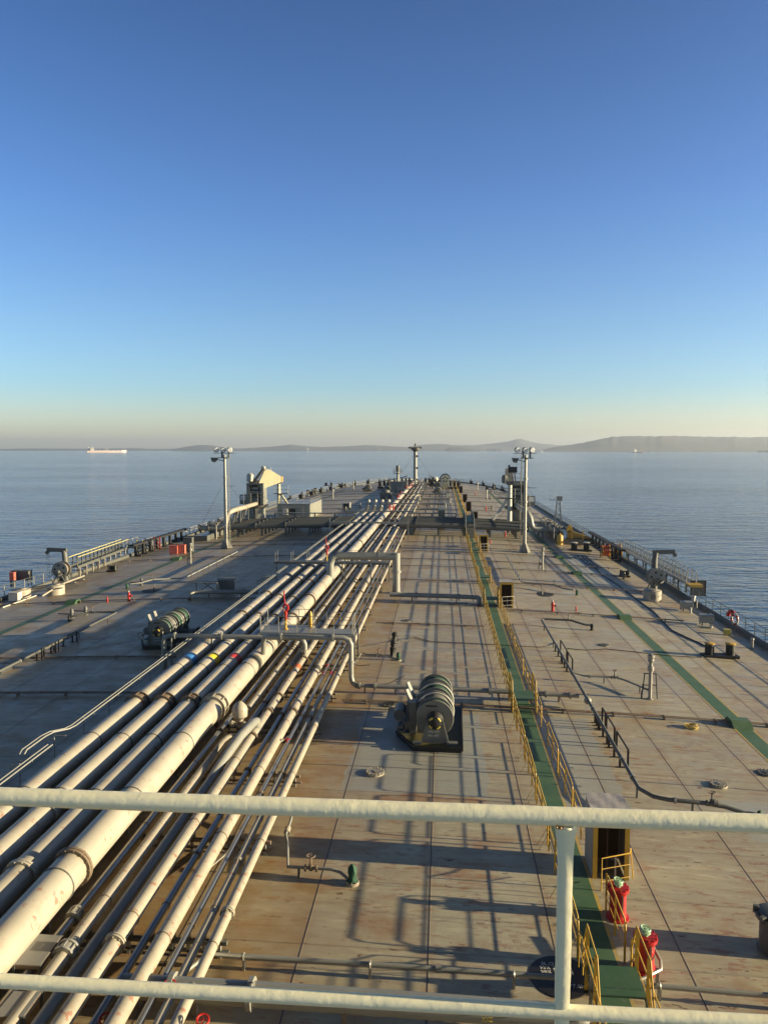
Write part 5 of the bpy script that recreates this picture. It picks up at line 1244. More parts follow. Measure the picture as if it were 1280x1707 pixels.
    for sx in (-1.1, 1.1):
        for sy in (-1.9, 1.9): part('leg', MB().bar(c + Vector((sx, sy, -c.z + deck(c.x))), c + Vector((sx, sy, 0)), .14, .14), GREYD, t)
        guard(t, [(c.x + sx, c.y - 1.9), (c.x + sx, c.y), (c.x + sx, c.y + 1.9)], (1.1, .55), CREAM2, .035, .025, base=c.z)
    for px, py, m, lb in ((233, 923, YELL2, 'yellow framed hose rack on the port side after the gangway'), (262, 917, RED, 'red fire post beside the port rail'), (247, 919, GREYD, 'dark hose post between the yellow rack and the red post')):
        p = G(px, py); t = thing('hose_rack', lb, 'hose rack', p)
        for s in (-.4, .4): part('post', MB().bar(p + Vector((s, 0, 0)), p + Vector((s, 0, 1.9)), .12, .12), m, t)
        for z in (.5, 1.0, 1.5): part('hose_coil', MB().torus(p + Vector((0, -.1, z)), (0, 1, .2), .22, .05, 12, 5), m if z == 1.0 else RUSTY, t)
    # long white handrail pieces on the port deck
    single('low_rail', MB().tube([G(70, 994, .35), G(100, 975, .9), G(140, 960, .9)], .09, 6).bar(G(140, 966), G(140, 966, .9), .12, .12).bar(G(126, 971), G(126, 971, .9), .12, .12).bar(G(104, 980), G(104, 980, .8), .12, .12), CREAM2, 'pale low rail on posts beside the port reel', 'rail', G(100, 975))
    single('loose_pole', MB().tube([G(4, 1013, .12), G(66, 991, .12)], .06, 6), WHITE, 'pale pole lying on the deck at the left edge', 'pole', G(4, 1013))
    # fenders / dark fishplate brackets along both edges by the manifold
    for side, s in (('starboard', 1), ('port', -1)):
        for k in range(8):
            y = 100 + k * 2.6; x = X0 + s * (HB - 1.0); z = deck(x)
            single('edge_stanchion', MB().box((x, y, z + .75), (.3, .45, 1.5)).box((x - s * .2, y, z + .1), (.8, .5, .1)), BLACK, f'thick black stanchion of the raised {side} edge beam', 'stanchion', (x, y, z), f'black stanchions of the {side} edge beam')
        x = X0 + s * (HB - 1.0)
        single('edge_beam', MB().box((x, 109.5, deck(x) + 1.62), (.7, 22, .24)), BLACK, f'dark raised beam along the {side} edge just aft of the manifold', 'beam', (x, 109.5, deck(x)))
LATE.append(build_starboard)

def build_guard_rails():
    for s, side in ((1, 'starboard'), (-1, 'port')):
        # near prototype with parts
        def along(y): return Vector((X0 + s * (halfw(y) - .12), y, deck(X0 + s * halfw(y)) + .38))
        y = 22.0; k = 0
        while y < 322:
            L = 9.0; a = along(y); b = along(min(y + L, 330)); n = 5
            if 80 < y < 118: y += L + .1; continue
            near = y < 80
            lb = f'guard rail section {nth(k)} on the {side} edge of the deck' if near else f'far guard rail section on the {side} edge of the deck'
            if near:
                t = thing('guard_rail', lb, 'guard rail', a)
                for z in (1.0, .55): part('rail', MB().tube([a + Vector((0, 0, z)), b + Vector((0, 0, z))], .024, 6), GREYD if z == 1.0 else GREYD, t)
                for i in range(n): q = a + (b - a) * (i + .5) / n; part('stanchion', MB().bar(q, q + Vector((0, 0, 1.0)), .03, .09), SILVER, t)
            else:
                m = MB()
                for z in (1.0, .55): m.tube([a + Vector((0, 0, z)), b + Vector((0, 0, z))], .04, 4)
                for i in range(n): q = a + (b - a) * (i + .5) / n; m.bar(q, q + Vector((0, 0, 1.0)), .09, .09)
                single('guard_rail', m, CREAM2 if s < 0 else SILVER, lb, 'guard rail', a, f'far guard rails, {side} side')
            y += L + .1; k += 1
LATE.append(build_guard_rails)

# ================================================================ masts, cranes, hut, manifold
def lamp_mast(p, top, s, lb):
    t = thing('lamp_mast', lb, 'lamp mast', p); H = top - p.z
    part('pole', MB().tube([p, p + Vector((0, 0, H * .5)), p + Vector((0, 0, H * .93))], [.25, .22, .18], 16), SILVER, t)
    for k in range(4): a = k * math.pi / 2 + .5; u = Vector((math.cos(a), math.sin(a), 0)); part('foot_bracket', MB().add([p + u * .25, p + u * .95, p + u * .25 + Vector((0, 0, 1.3)), p + u * .25 + u.cross(Vector((0, 0, 1))) * .08, p + u * .95 + u.cross(Vector((0, 0, 1))) * .08, p + u * .25 + Vector((0, 0, 1.3)) + u.cross(Vector((0, 0, 1))) * .08], [(0, 1, 2), (5, 4, 3), (0, 3, 4, 1), (1, 4, 5, 2), (2, 5, 3, 0)]), SILVER, t)
    for z in (.22, .48, .70): part('collar', MB().cyl(p + Vector((0, 0, H * z)), p + Vector((0, 0, H * z + .15)), .33, n=16), SILVER, t)
    b = MB(); 
    for q in (-.22, .22): b.tube([p + Vector((.55 * s, q, 0)), p + Vector((.55 * s, q, H * .97))], .03, 5)
    z = .4
    while z < H * .97: b.tube([p + Vector((.55 * s, -.22, z)), p + Vector((.55 * s, .22, z))], .02, 4); z += .4
    part('ladder', b, SILVER, t)
    zt = H * .90
    part('platform', MB().box(p + Vector((-s * .1, 0, zt)), (1.6, 1.1, .1)).tube([p + Vector((-.2, 0, zt - .5)), p + Vector((.2, 0, zt))], .12, 6), GREYD, t)
    part('cross_arm', MB().bar(p + Vector((-1.8 * s * -1 - s * 2.4 + .2 * s, 0, H * .945)), p + Vector((1.0, 0, H * .945)), .12, .10).bar(p + Vector((-1.6, 0, H * .945)), p + Vector((1.4, 0, H * .945)), .10, .08), SILVER, t)
    for q in (-.15, .75): part('upright', MB().bar(p + Vector((q - .2, 0, zt)), p + Vector((q - .2, 0, H)), .22, .2), GREYD, t)
    for k, x in enumerate((-1.15, -.15, .75)):
        c = p + Vector((x, 0, H * .978)); g = MB().lathe([(.0, -.42), (.22, -.40), (.34, -.2), (.36, .0), (.36, .22), (.30, .26)], c, (.2, -1, -.15), 16)
        fl = part('floodlight', g, WHITE if k != 1 else SILVER, t)
        part('lamp_glass', MB().cyl(c + Vector((.05, -.27, -.03)), c + Vector((.06, -.31, -.035)), .28, n=14), GLASS, fl)
    c = p + Vector((-1.2, -.1, zt - .1)); part('floodlight', MB().add([c + Vector(v) for v in ((-.5, -.3, -.45), (.0, -.3, -.55), (.3, -.2, .1), (-.7, -.2, .15), (-.4, .3, -.3), (0, .3, -.4), (.2, .3, 0), (-.5, .3, .05))], [(0, 1, 2, 3), (7, 6, 5, 4), (0, 4, 5, 1), (1, 5, 6, 2), (2, 6, 7, 3), (3, 7, 4, 0)]), GREYD, t)
    part('arm_brace', MB().bar(p + Vector((-1.1, 0, zt - .2)), p + Vector((0, 0, zt - .5)), .12, .12), SILVER, t)
    for dx, dy in ((-6.5, 4), (6, 5)):
        part('guy_wire', MB().tube([p + Vector((0, 0, H * .68)), Vector((p.x + dx * (1 if s > 0 else .9), p.y + dy, deck(p.x + dx)))], .022, 4), HOSE, t)
    part('small_spreader', MB().bar(p + Vector((0, 0, H * .62)), p + Vector((1.4, 0, H * .62)), .06, .06), GREYD, t)
def crane(p, lb, sgn, folded):
    """deck crane: pedestal, slewing ring, house, folded boom and its rest post"""
    t = thing('deck_crane', lb, 'crane', p); z = p.z
    part('pedestal', MB().lathe([(1.75, 0), (1.75, .4), (1.6, .5), (1.6, 3.3), (1.9, 3.6)], p, n=28), CRANEG, t)
    part('slewing_ring', MB().lathe([(2.0, 3.6), (2.15, 3.65), (2.15, 3.95), (1.95, 4.0)], p, n=28), BLACK, t)
    b = MB(); h0 = 4.0
    for sx in (-1, 1): b.box(p + Vector((sx * 1.25, 0, h0 + 1.9)), (.55, 2.2, 3.8)); 
    b.box(p + Vector((0, .7, h0 + 1.9)), (2.0, .5, 3.8)); b.box(p + Vector((0, -.6, h0 + 2.3)), (2.0, .3, .25)); b.box(p + Vector((0, -.5, h0 + .6)), (1.4, .7, 1.2)); b.box(p + Vector((0, 0, h0 + 3.75)), (3.1, 2.3, .25))
    b.box(p + Vector((0, 1.2, h0 + 2.2)), (3.0, 1.0, 4.2)); part('house', b, CRANEG, t)
    part('machinery', MB().box(p + Vector((-.2, .1, h0 + 2.9)), (1.3, .8, .4)).cyl(p + Vector((-.7, 0, h0 + 2.2)), p + Vector((.7, 0, h0 + 2.2)), .25, n=12), SILVER, t)
    cb = part('cab', MB().box(p + Vector((-2.3 * sgn, .3, h0 + .9)), (1.3, 1.5, 1.7)), CRANEG, t); part('cab_window', MB().box(p + Vector((-2.3 * sgn, -.47, h0 + 1.2)), (1.0, .03, .8)), GLASS, cb)
    guard(t, [(p.x - 1.9, p.y - 1.6), (p.x - .6, p.y - 1.6), (p.x + .6, p.y - 1.6), (p.x + 1.9, p.y - 1.6)], (2.1, 1.5), SILVER, .05, .04, base=z + h0)
    # boom
    q = p + Vector((sgn * .6, .2, h0 + 3.7))
    if folded:
        poly = [(-.5, -.3), (.1, -1.0), (3.6, .2), (4.1, .5), (4.0, 1.2), (1.9, 2.5), (1.0, 2.7)]
        part('boom', MB().prism(poly, -.45, .45, Matrix.Translation(q) @ Matrix.Rotation(R(24), 4, 'Z') @ XZ(0)), CRANE, t, smooth=False)
        part('boom_tip', MB().box(q + Vector((3.65, 1.62, .8)), (.3, .96, 1.0)), YELLOW, t)
        b = MB(); b.bar(q + Vector((-1.3, -1.0, -.2)), q + Vector((.9, -.9, 2.7)), .7, .3); part('ram', b, KBAND, t)
        for j in range(3): part('hydraulic_line', MB().tube([q + Vector((-1.4 + j * .4, -1.25, -.1)), q + Vector((.7 + j * .3, -1.15, 2.7))], .07, 6), FLANGE, t)
        part('sheave_head', MB().cyl(q + Vector((.7, -.6, 2.85)), q + Vector((.7, .5, 2.85)), .35, n=14), WHITE, t)
        part('oil_tank', MB().lathe([(.5, 0), (.7, .2), (.7, 1.3), (.4, 1.6)], q + Vector((-1.7, .1, .3)), n=14), WHITE, t)
        word('lettering', 'SWL', .6, YELLOW, t, q + Vector((1.25, .10, .75)), (math.cos(R(24)), math.sin(R(24)), .12), (0, 0, 1))
    else:
        part('boom', MB().bar(q + Vector((-.5, 0, .1)), q + Vector((-.6, 6, 2.2)), 1.0, 1.0), CRANEG, t)
        for j in (-.9, -.3, .3): part('ram', MB().bar(q + Vector((j, -.5, -.1)), q + Vector((j * .7 - .2, .2, 2.3)), .18, .2), CRANEG, t)
        part('sheave_head', MB().box(q + Vector((-.3, 0, 2.6)), (1.5, .8, 1.0)).box(q + Vector((-.9, 0, 3.2)), (.3, .4, .4)), BLACK, t)
        part('oil_tank', MB().lathe([(.3, 0), (.55, .15), (.55, 1.2), (.3, 1.5)], q + Vector((-1.6, .2, .2)), n=14), CRANEG, t)
        guard(t, [(q.x - 1.6, q.y - .8), (q.x - .2, q.y - .8), (q.x + 1.0, q.y - .8)], (2.0, 1.2), SILVER, .05, .04, base=q.z)
    part('top_rail', MB().tube([q + Vector((1.2, -.5, 2.4)), q + Vector((1.3, -.5, 3.1)), q + Vector((2.1, -.5, 2.9)), q + Vector((2.1, -.5, 2.2))], .05, 5), SILVER, t)
    for j, tx in enumerate(('SWL 20T',)): word('lettering', tx, .42, LETTER, t, p + Vector((-.95, -.77, h0 + 2.2)), (1, 0, 0), (0, 0, 1))
def rest_post(p, H, sgn, lb, m):
    t = thing('boom_rest', lb, 'boom rest', p)
    part('post', MB().tube([p, p + Vector((0, 0, H))], [.42, .34], 12), m, t)
    part('brace', MB().bar(p + Vector((sgn * 4.0, -.5, 0)), p + Vector((sgn * .3, 0, H * .72)), .35, .35), m, t)
    part('platform', MB().box(p + Vector((sgn * .6, 0, H * .72)), (3.0, 1.6, .12)), GREYD, t)
    part('cradle', MB().box(p + Vector((0, 0, H + .1)), (1.1, 1.0, .25)).box(p + Vector((-.5, 0, H + .4)), (.15, 1.0, .6)).box(p + Vector((.5, 0, H + .4)), (.15, 1.0, .6)), GREYD, t)
    c = p + Vector((sgn * .6, 0, H * .72)); guard(t, [(c.x - 1.4, c.y - .7), (c.x, c.y - .7), (c.x + 1.4, c.y - .7)], (1.6, .8), SILVER, .05, .04, base=c.z)
def build_tall():
    p = G(377, 914); lamp_mast(p, AT(377, 746, p.y).z, 1, 'tall silver lamp mast on the port deck with floodlights on a cross arm')
    p = G(874, 921); lamp_mast(p, AT(876, 746, p.y).z, -1, 'tall silver lamp mast on the starboard deck rising in front of the far crane')
    p = AT(428, 870, 136); p.z = deck(p.x); crane(p, 'port deck crane with its cream boom folded to the right', 1, True)
    r = AT(465, 850, 150); r.z = deck(r.x); rest_post(r, AT(464, 806, 150).z - r.z, 1, 'slanted brace post carrying the folded cream boom', CRANE)
    p = AT(862, 870, 134); p.z = deck(p.x); crane(p, 'starboard deck crane seen against the light, boom pointing forward', -1, False)
    r = AT(849, 868, 128); r.z = deck(r.x); rest_post(r, AT(849, 808, 128).z - r.z, -1, 'tall pale post with an inclined brace beside the starboard crane', WHITE)
    # corrugated hut
    x0, x1 = AT(463, 860, 149).x, AT(517, 860, 149).x; ya, yb = 149, 163; zf = deck((x0 + x1) / 2); h = 2.9
    t = thing('deck_hut', 'long low grey corrugated hut on the port deck, its right wall sunlit', 'hut', ((x0 + x1) / 2, ya, zf))
    b = MB(); b.box(((x0 + x1) / 2, (ya + yb) / 2, zf + h / 2), (x1 - x0, yb - ya, h))
    n = 22
    for i in range(n): x = x0 + (x1 - x0) * (i + .5) / n; b.box((x, ya - .03, zf + h / 2), ((x1 - x0) / n * .5, .07, h - .1))
    n = 46
    for i in range(n): y = ya + (yb - ya) * (i + .5) / n; b.box((x1 + .03, y, zf + h / 2), (.07, (yb - ya) / n * .5, h - .1))
    hw_ = part('wall', b, paint('hut grey paint', (.36, .35, .29), rust=.2, rough=.6), t, smooth=False)
    part('roof', MB().box(((x0 + x1) / 2, (ya + yb) / 2, zf + h + .05), (x1 - x0 + .2, yb - ya + .2, .12)), SILVER, t)
    part('window', MB().box((x0 + 2.9, ya - .09, zf + 1.5), (1.3, .05, 1.2)), BLACK, t); part('air_unit', MB().box((x0 + 1.5, ya - .25, zf + 1.4), (1.0, .4, 1.2)), WHITE, t); part('door', MB().box((x0 + 4.6, ya - .09, zf + 1.2), (.9, .05, 2.1)), GREY, hw_)
    guard(t, [(x0 + (x1 - x0) * i / 5, ya + .2) for i in range(6)], (.9, .45), SILVER, .03, .025, base=zf + h + .1); guard(t, [(x1 - .1, ya + .2 + 13.5 * i / 6) for i in range(7)], (.9, .45), SILVER, .03, .025, base=zf + h + .1)
    # bow mast
    p = Vector((X0, 262, deck(X0))); p = AT(692, 800, 280); p.z = deck(p.x); top = AT(692, 739, 280).z; H = top - p.z
    t = thing('bow_mast', 'slender grey foremast on the centre line at the bow, with a crowded top', 'mast', p)
    part('pole', MB().tube([p, p + Vector((0, 0, H * .8)), p + Vector((0, 0, H * .88))], [.75, .62, .6], 16), GREY, t)
    part('top_platform', MB().lathe([(.6, H * .80), (1.2, H * .84), (1.6, H * .86), (1.6, H * .88), (.5, H * .89)], p, n=16), GREYD, t)
    for k in range(6):
        a = k * math.pi / 3; c = p + Vector((math.cos(a) * 1.5, math.sin(a) * 1.5, H * .90)); part('mast_lamp', MB().ball(c, .38, 8), GREYD, t)
    part('cross_arm', MB().bar(p + Vector((-2.2, 0, H * .90)), p + Vector((2.2, 0, H * .90)), .2, .2).ball(p + Vector((-2.2, 0, H * .9)), .35, 8).ball(p + Vector((2.2, 0, H * .9)), .35, 8), GREYD, t)
    part('top_lamp', MB().lathe([(.25, H * .88), (.25, H * .95), (.42, H * .955), (.35, H * .98), (.1, H)], p, n=10), GREYD, t)
    for z in (.15, .42, .7): part('side_box', MB().box(p + Vector((.75, -.3, H * z)), (.6, .6, .7)), GREYD, t)
    for s in (-1, 1): part('guy_wire', MB().tube([p + Vector((0, 0, H * .78)), p + Vector((s * 8.0, 6, .2))], .04, 4), HOSE, t)
    p = AT(663, 802, 258); p.z = deck(p.x); H = AT(663, 776, 258).z - p.z
    t = thing('short_mast', 'short grey mast with a round railed top left of the foremast', 'mast', p)
    part('pole', MB().tube([p, p + Vector((0, 0, H * .8))], [.5, .42], 12), GREY, t); part('head', MB().cyl(p + Vector((0, 0, H * .75)), p + Vector((0, 0, H)), .62, n=14), GREYD, t)
    part('platform', MB().cyl(p + Vector((0, 0, H * .66)), p + Vector((0, 0, H * .68)), 1.5, n=18), GREYD, t)
    for z in (.76, .86): part('rail', MB().torus(p + Vector((0, 0, H * z)), (0, 0, 1), 1.5, .05, 18, 5), GREYD, t)
    for k in range(8): a = k * .785; part('post', MB().cyl(p + Vector((math.cos(a) * 1.5, math.sin(a) * 1.5, H * .66)), p + Vector((math.cos(a) * 1.5, math.sin(a) * 1.5, H * .86)), .05, n=5), GREYD, t)
    # forecastle machinery
    def windlass(px, py, y, m, lb, sz=1.0):
        p = AT(px, py, y); p.z = deck(p.x); t = thing('windlass', lb, 'windlass', p)
        part('base', MB().box(p + Vector((0, 0, .3)), (4.4 * sz, 2.4, .6)), m, t)
        for s in (-1.1, .1, 1.2): part('drum', MB().lathe([(1.4 * sz, -.35), (1.5 * sz, -.3), (1.5 * sz, -.2), (.8, -.15), (.8, .15), (1.5 * sz, .2), (1.5 * sz, .3), (1.4 * sz, .35)], p + Vector((s * 1.3 * sz, 0, 1.7)), (1, 0.0, 0), 20), m, t)
        part('gear_case', MB().box(p + Vector((1.5, .8, 1.2)), (1.2, 1.2, 1.6)), m, t)
    windlass(640, 802, 262, BLACK, 'dark windlass at the port bow, outer', 1.0); windlass(657, 800, 272, GREYD, 'grey windlass at the port bow, by the short mast', 1.1)
    windlass(676, 799, 285, BLACK, 'dark windlass just left of the foremast', .9); windlass(715, 800, 285, BLACK, 'dark windlass just right of the foremast', .9); windlass(725, 799, 275, BLACK, 'dark windlass left of the cream faced one', .9); windlass(757, 803, 262, BLACK, 'dark windlass at the starboard bow, right of the cream faced one', .9)
    p = AT(742, 804, 268); p.z = deck(p.x); t = thing('chain_wheel', 'cream faced chain wheel housing at the starboard bow', 'windlass', p)
    part('face', MB().box(p + Vector((0, 0, 1.4)), (2.4, .5, 2.8)).lathe([(1.35, 0), (1.35, .5)], p + Vector((0, -.2, 3.0)), (0, 1, 0), 20), CRANE, t)
    for k in range(5): a = k * 1.2566 + .3; part('wheel_hole', MB().cyl(p + Vector((math.cos(a) * .8, -.27, 3.0 + math.sin(a) * .8)), p + Vector((math.cos(a) * .8, -.24, 3.0 + math.sin(a) * .8)), .27, n=10), BLACK, t)
    part('arch', MB().torus(p + Vector((0, .3, 3.0)), (0, 1, 0), 1.7, .22, 16, 6, R(0), R(180)), BLACK, t)
    p = AT(725, 792, 292); single('white_cowl', MB().lathe([(1.4, 0), (1.4, .8), (.9, 1.3), (0, 1.4)], Vector((p.x, p.y, 1.5)), n=12), WHITE, 'pale cowl peeping over the windlasses at the bow', 'cowl', (p.x, p.y, 1.5))
    for s in (-1, 1):
        pts = []
        for k in range(8): f = k / 7; pts.append((X0 + s * (4 + 13 * f), 290 + 12 * math.sin(f) - 4 * f, 3.4 - 3.0 * f ** .8))
        single('mooring_rope', MB().tube(pts, .16, 6), HOSE, ('port' if s < 0 else 'starboard') + ' mooring rope slanting from the bow winches to the rail', 'rope', pts[0])
    # fairleads and chocks around the bow
    for i, (s, y) in enumerate([(s, y) for s in (-1, 1) for y in (206, 222, 238, 252, 266, 280, 294, 306)]):
        x = X0 + s * (halfw(y) - .7); b = MB(); b.box((x, y, deck(x) + .6), (1.0, 2.0, 1.2)); b.torus((x - s * .2, y, deck(x) + 1.1), (1, 0, 0), .6, .25, 14, 6)
        single('fairlead', b, BLACK, 'dark fairlead on the deck edge towards the bow, ' + ('starboard' if s > 0 else 'port') + ' side', 'fairlead', (x, y, deck(x)), 'fairleads, ' + ('starboard' if s > 0 else 'port') + ' bow')
    # small hatch frame and a grey foam house far on the port side
    p = G(577, 848); t = thing('small_locker', 'small pale locker with an open front far on the port deck', 'locker', p); part('case', MB().box(p + Vector((0, .4, .7)), (1.8, 1.2, 1.4)), WHITE, t); part('opening', MB().box(p + Vector((0, -.22, .7)), (1.2, .05, .9)), BLACK, t)
    p = AT(672, 806, 232); p.z = deck(p.x) ; t = thing('foam_house', 'square grey house at the port side of the rack below the short mast', 'deck house', p)
    part('wall', MB().box(p + Vector((-1.2, 0, 1.7)), (5.0, 4, 3.4)), CRANEG, t); part('door', MB().box(p + Vector((-.4, -2.03, 1.1)), (1.0, .06, 2.0)), GREY, t); part('roof', MB().box(p + Vector((-1.2, 0, 3.45)), (5.3, 4.3, .15)), GREYD, t)
    p = AT(643, 826, 205); p.z = deck(p.x); single('covered_pump', MB().box(p + Vector((0, 0, .9)), (3.0, 2.5, 1.8)).lathe([(1.2, 1.8), (1.0, 2.4), (.3, 2.6)], p, n=10), GREYD, 'dark covered pump unit left of the rack, far port deck', 'pump', p)
LATE.append(build_tall)

def build_manifold():
    # four fat cross pipes on each side with their rising S-bends
    for s, side in ((1, 'starboard'), (-1, 'port')):
        X = lambda v: X0 + s * v
        for k in range(5):
            y = 119 + k * 2.6; r = .42; z = 1.55
            t = thing('manifold_pipe', f'dark grey manifold pipe {nth(k)} crossing the {side} deck', 'pipe', (X(15), y, 0))
            xa, xb = X(2.6 if s > 0 else 5.8), X(22.5 if s > 0 else 25)
            m = 8; pts = [(xa + (xb - xa) * i / m, y, deck(xa + (xb - xa) * i / m) + z) for i in range(m + 1)]
            part('pipe', MB().tube(pts, r, 18), GREYD, t)
            for i in range(5): x = xa + (xb - xa) * (i + .5) / 5; part('support', MB().box((x, y, deck(x) + .55), (.25, .5, 1.15)), GREYD, t)
            for i in (1, 4, 6): x = pts[i][0]; part('flange', MB().cyl((x - .08, y, pts[i][2]), (x + .08, y, pts[i][2]), r * 1.25, n=18), GREYD, t)
            # end: rise, cross outboard and drop
            if k in (0, 2, 4):
                x1 = X(22.0 if s > 0 else 24.2); zz = deck(x1)
                yy = y
                t2 = thing('manifold_bend', f'pale S shaped pipe bend of the {side} manifold, {nth((k // 2))}', 'pipe', (x1, yy, zz))
                L = 8 if k == 0 else 3
                part('bend', MB().tube([(x1 - s * .2, yy + 9 + k, zz + 4.2), (x1 - s * .1, yy + 3, zz + 4.2), (x1, yy + 1, zz + 4.15), (x1 + s * .4, yy + .2, zz + 3.9), (x1 + s * .7, yy, zz + 3.2), (x1 + s * .9, yy, zz + 2.2), (x1 + s * 1.1, yy, zz + 1.75), (x1 + s * 1.7, yy, zz + 1.5), (x1 + s * 3.2, yy, zz + 1.45), (x1 + s * 5.2, yy, zz + 1.4)], .40 if k == 0 else .36, 16), GREY if s > 0 else CREAM2, t2)
                for q in (3.6, 5.1): part('flange', MB().cyl((x1 + s * (q - .1), yy, zz + 1.45), (x1 + s * (q + .1), yy, zz + 1.43), .58, n=18), GREYD, t2)
                part('support', MB().box((x1 + s * 2.6, yy, zz + .55), (.3, .5, 1.1)), GREYD, t2); part('support', MB().box((x1 - s * .1, yy + 5, zz + 1.9), (.25, .3, 3.8)), GREYD, t2)
        for k in range(6):
            y = 118 + k * 2.6; x = X(27.2); z = deck(x)
            t = thing('manifold_valve', f'grey manifold valve with hand wheel, {side} side, {nth(k)}', 'valve', (x, y, z))
            part('body', MB().lathe([(.5, -.5), (.5, -.4), (.3, -.35), (.38, 0), (.3, .35), (.5, .4), (.5, .5)], (x, y + 1.2, z + 1.2), (1, 0, 0), 14), CRANEG, t)
            part('stem', MB().cyl((x, y + 1.2, z + 1.4), (x, y + 1.2, z + 2.2), .1, n=8), SILVER, t); part('hand_wheel', disc_wheel((x, y + 1.2, z + 2.2), (0, 0, 1), .4, .04), CREAM2, t)
            part('leg', MB().box((x, y + 1.2, z + .4), (.3, .3, .8)), GREYD, t)
        # catwalk behind the cross pipes
        t = thing('manifold_platform', f'long railed platform along the {side} manifold pipes', 'platform', (X(15), 116.8, 0))
        xa, xb = X(3.2 if s > 0 else 6), X(11.5 if s > 0 else 20); za = deck((xa + xb) / 2)
        part('floor', MB().box(((xa + xb) / 2, 132.2, za + 2.35), (abs(xb - xa), 1.4, .1)), GREYD, t)
        for i in range(5): x = xa + (xb - xa) * i / 4; part('leg', MB().box((x, 132.2, za + 1.15), (.18, .18, 2.3)), GREYD, t)
        # drip tray wall at the ship's side
        t = thing('drip_tray', f'long grey drip tray at the {side} manifold', 'tray', (X(29), 124, deck(X(29))))
        b = MB(); x = X(28.5); z = deck(x)
        for dx in (-1.6, 1.6): b.box((x + dx, 124, z + .45), (.1, 18, .9))
        for dy in (-9, 9): b.box((x, 124 + dy, z + .45), (3.3, .1, .9))
        part('wall', b, GREYD, t, smooth=False); part('grating', MB().box((x, 124, z + .6), (3.1, 17.8, .05)), SILVER, t)
        for k in range(4):
            y = 117 + k * 5; b = MB(); single('davit_post', b.tube([(x - s * 2.5, y, z), (x - s * 2.5, y, z + 2.4), (x - s * 2.0, y, z + 2.7), (x - s * 1.4, y, z + 2.6)], .08, 6), SILVER, f'slim curved post by the {side} drip tray', 'post', (x, y, z), f'slim curved posts by the {side} drip tray')
    # walkway tower where the green path climbs over the manifold
    y0, y1 = 117, 134; z0 = deck(4.3); t = thing('manifold_bridge', 'green railed bridge lifting the walkway over the manifold pipes', 'footbridge', (4.3, y0, z0))
    part('floor', MB().box((4.25, (y0 + y1) / 2, z0 + 2.2), (1.3, y1 - y0 - 5, .1)), GPATH, t)
    for a, b_ in ((y0, y0 + 2.6), (y1, y1 - 2.6)): part('stair', MB().bar((4.25, a, z0), (4.25, b_, z0 + 2.15), 1.2, .12), GREYD, t)
    for sx in (-.65, .65):
        part('side_panel', MB().box((4.25 + sx, (y0 + y1) / 2, z0 + 2.0), (.06, y1 - y0 - 5, .5)), paint('teal grey panel', (.10, .16, .14), rust=.2), t)
        for z in (1.1, .6): part('hand_rail', MB().tube([(4.25 + sx, y0, z0 + z), (4.25 + sx, y0 + 2.6, z0 + 2.2 + z), (4.25 + sx, y1 - 2.6, z0 + 2.2 + z), (4.25 + sx, y1, z0 + z)], .035, 6), SILVER, t)
        for i in range(6): y = y0 + 2.6 + (y1 - y0 - 5.2) * i / 5; part('post', MB().bar((4.25 + sx, y, z0), (4.25 + sx, y, z0 + 3.3), .1, .1), GREYD, t)
    t = thing('tall_cabinet', 'teal grey upright cabinet left of the manifold bridge', 'cabinet', (2.0, 130, 0)); p = AT(736, 872, 130); p.z = deck(p.x)
    part('case', MB().box(p + Vector((0, 0, 1.6)), (1.1, 1.0, 3.2)), paint('teal grey panel', (.10, .16, .14)), t); part('door', MB().box(p + Vector((0, -.52, 1.6)), (.9, .03, 2.8)), GREYD, t)
    # valves and risers where the fat pipes end in the rack
    for i in range(4):
        x = PIPES[i][0] + .1; y = 146 + i * .2; t = thing('rack_valve', f'valve riser with round white cap in the rack, {_N[i]} from the port side', 'valve', (x, y, 1))
        part('stem', MB().bar((x - .3, y, 1.6), (x + .3, y, 3.4), .16, .16).bar((x + .5, y, 1.6), (x - .1, y, 3.2), .12, .12), GREY, t); part('cap', MB().ball((x + .3, y, 3.5), .32, 10), WHITE, t)
    for y, x in ((148, -10.2), (150, -9.6), (182, -10.6), (196, -10.7), (228, -10.8), (239, -10.2), (246, -9.8)):
        t = thing('rack_hand_wheel', 'large red hand wheel on the far stretch of the pipe rack', 'valve', (x, y, 1), 'red hand wheels on the far rack')
        part('wheel', disc_wheel((x, y, 2.3), (0, 1, .3), .38, .07), RED, t); part('stem', MB().cyl((x, y, 1.2), (x, y, 2.3), .14, n=8), RED, t)
    # extra cross frames and stand pipes beyond the manifold, rack starboard side
    for y in (112, 133, 152, 164, 186, 208, 230, 250):
        t = thing('rack_gantry', 'thin grey gantry frame spanning the far pipe rack', 'gantry', (-9, y, 0), 'gantry frames over the far rack')
        xa, xb = (-16.6 if y < 150 else -12), -5.0; h = 2.6
        for x in (xa, xb): part('post', MB().bar((x, y, 0), (x, y, h + .6), .14, .14), SILVER, t)
        part('beam', MB().bar((xa, y, h), (xb, y, h), .2, .25), GREY, t)
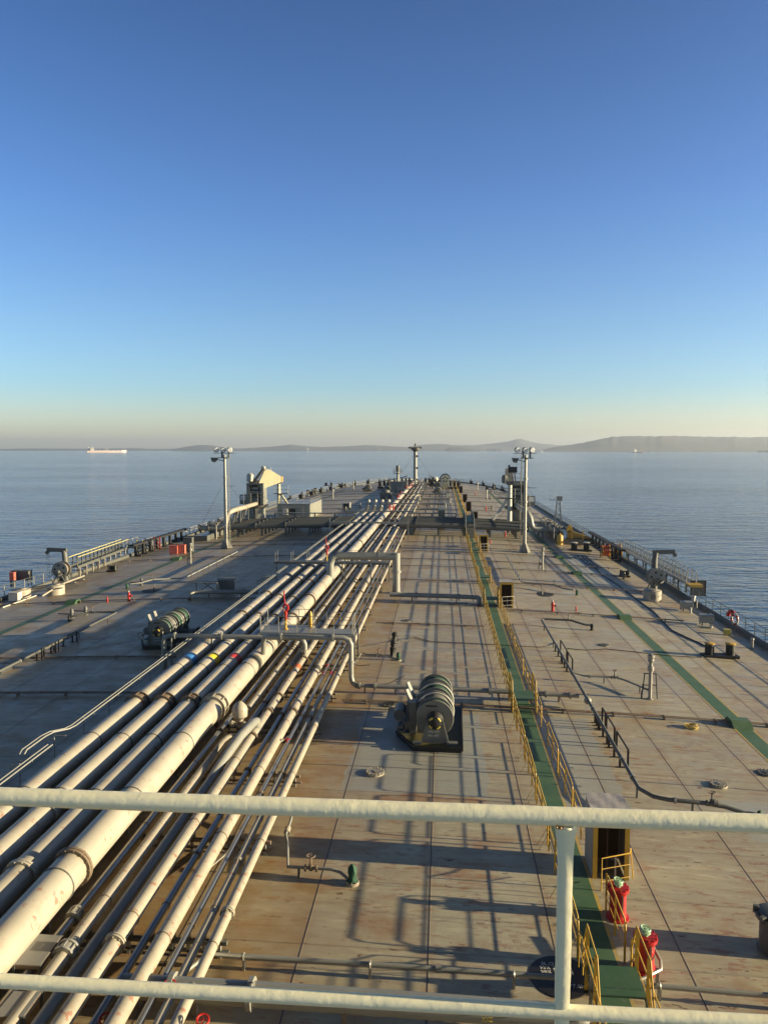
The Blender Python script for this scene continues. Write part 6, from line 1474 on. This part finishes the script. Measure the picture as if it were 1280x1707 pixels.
    for y, xx in ((141, 2.6), (160, -.5), (176, .6), (193, 1.8), (214, 1.2)):
        t = thing('cross_pipe', f'far grey cross pipe ending in an elbow by the walkway, about {y} metres out', 'pipe', (-1, y, 0)); t['label'] = {141: 'nearest of the far elbowed cross pipes forward of the manifold', 160: 'second far elbowed cross pipe forward of the manifold', 176: 'third far elbowed cross pipe forward of the manifold', 193: 'fourth far elbowed cross pipe forward of the manifold', 214: 'fifth and last far elbowed cross pipe before the bow'}[y]
        part('pipe', MB().tube([(-5.2, y, .9), (xx - .4, y, .9), (xx, y - .3, .85), (xx + .05, y - 1.0, .6), (xx + .05, y - 1.2, .0)], .2, 10), GREY, t)
        for q in (-3.5, -1.0): part('support', MB().box((q, y, .4), (.2, .3, .75)), RUSTY, t)
    # lattice radar post at the starboard edge
    p = AT(930, 862, 150); p.z = deck(p.x); t = thing('lattice_post', 'small lattice tower with a box top at the starboard edge', 'tower', p)
    for sx in (-.6, .6):
        for sy in (-.5, .5): part('leg', MB().bar(p + Vector((sx, sy, 0)), p + Vector((sx * .5, sy * .5, 4.4)), .12, .12), SILVER, t)
    for k in range(4):
        w = .6 - .08 * k; part('lattice', MB().bar(p + Vector((-w, -.5 + .06 * k, k * 1.1)), p + Vector((w * .85, -.44 + .06 * k, k * 1.1 + 1.1)), .08, .08).bar(p + Vector((w, -.5 + .06 * k, k * 1.1)), p + Vector((-w * .85, -.44 + .06 * k, k * 1.1 + 1.1)), .08, .08), SILVER, t)
    part('top_box', MB().box(p + Vector((.2, 0, 4.9)), (1.0, .9, .9)).box(p + Vector((-.9, 0, 4.6)), (1.6, .7, .06)), GREY, t)
    for q in (-1.6, -.9): part('top_post', MB().bar(p + Vector((q, -.3, 4.6)), p + Vector((q, -.3, 5.4)), .05, .05), SILVER, t)
LATE.append(build_manifold)

def build_haze():
    m = bpy.data.materials.new('sea air'); m.use_nodes = True; n = m.node_tree; n.nodes.clear()
    o = n.nodes.new('ShaderNodeOutputMaterial'); v = n.nodes.new('ShaderNodeVolumePrincipled')
    v.inputs['Color'].default_value = (.82, .88, .97, 1); v.inputs['Density'].default_value = HAZE; v.inputs['Anisotropy'].default_value = .5
    n.links.new(v.outputs[0], o.inputs['Volume'])
    o_ = structure('haze', MB().box((0, 6500, 110), (36000, 22000, 2 * (110 - WATER + 1.0))), m, kind='stuff')
HAZE = 0.8e-4
LATE.append(build_haze)

build_setting(); build_far(); build_ships(); build_front_rail(); build_pipes(); build_crossovers()
for fn in LATE: fn()
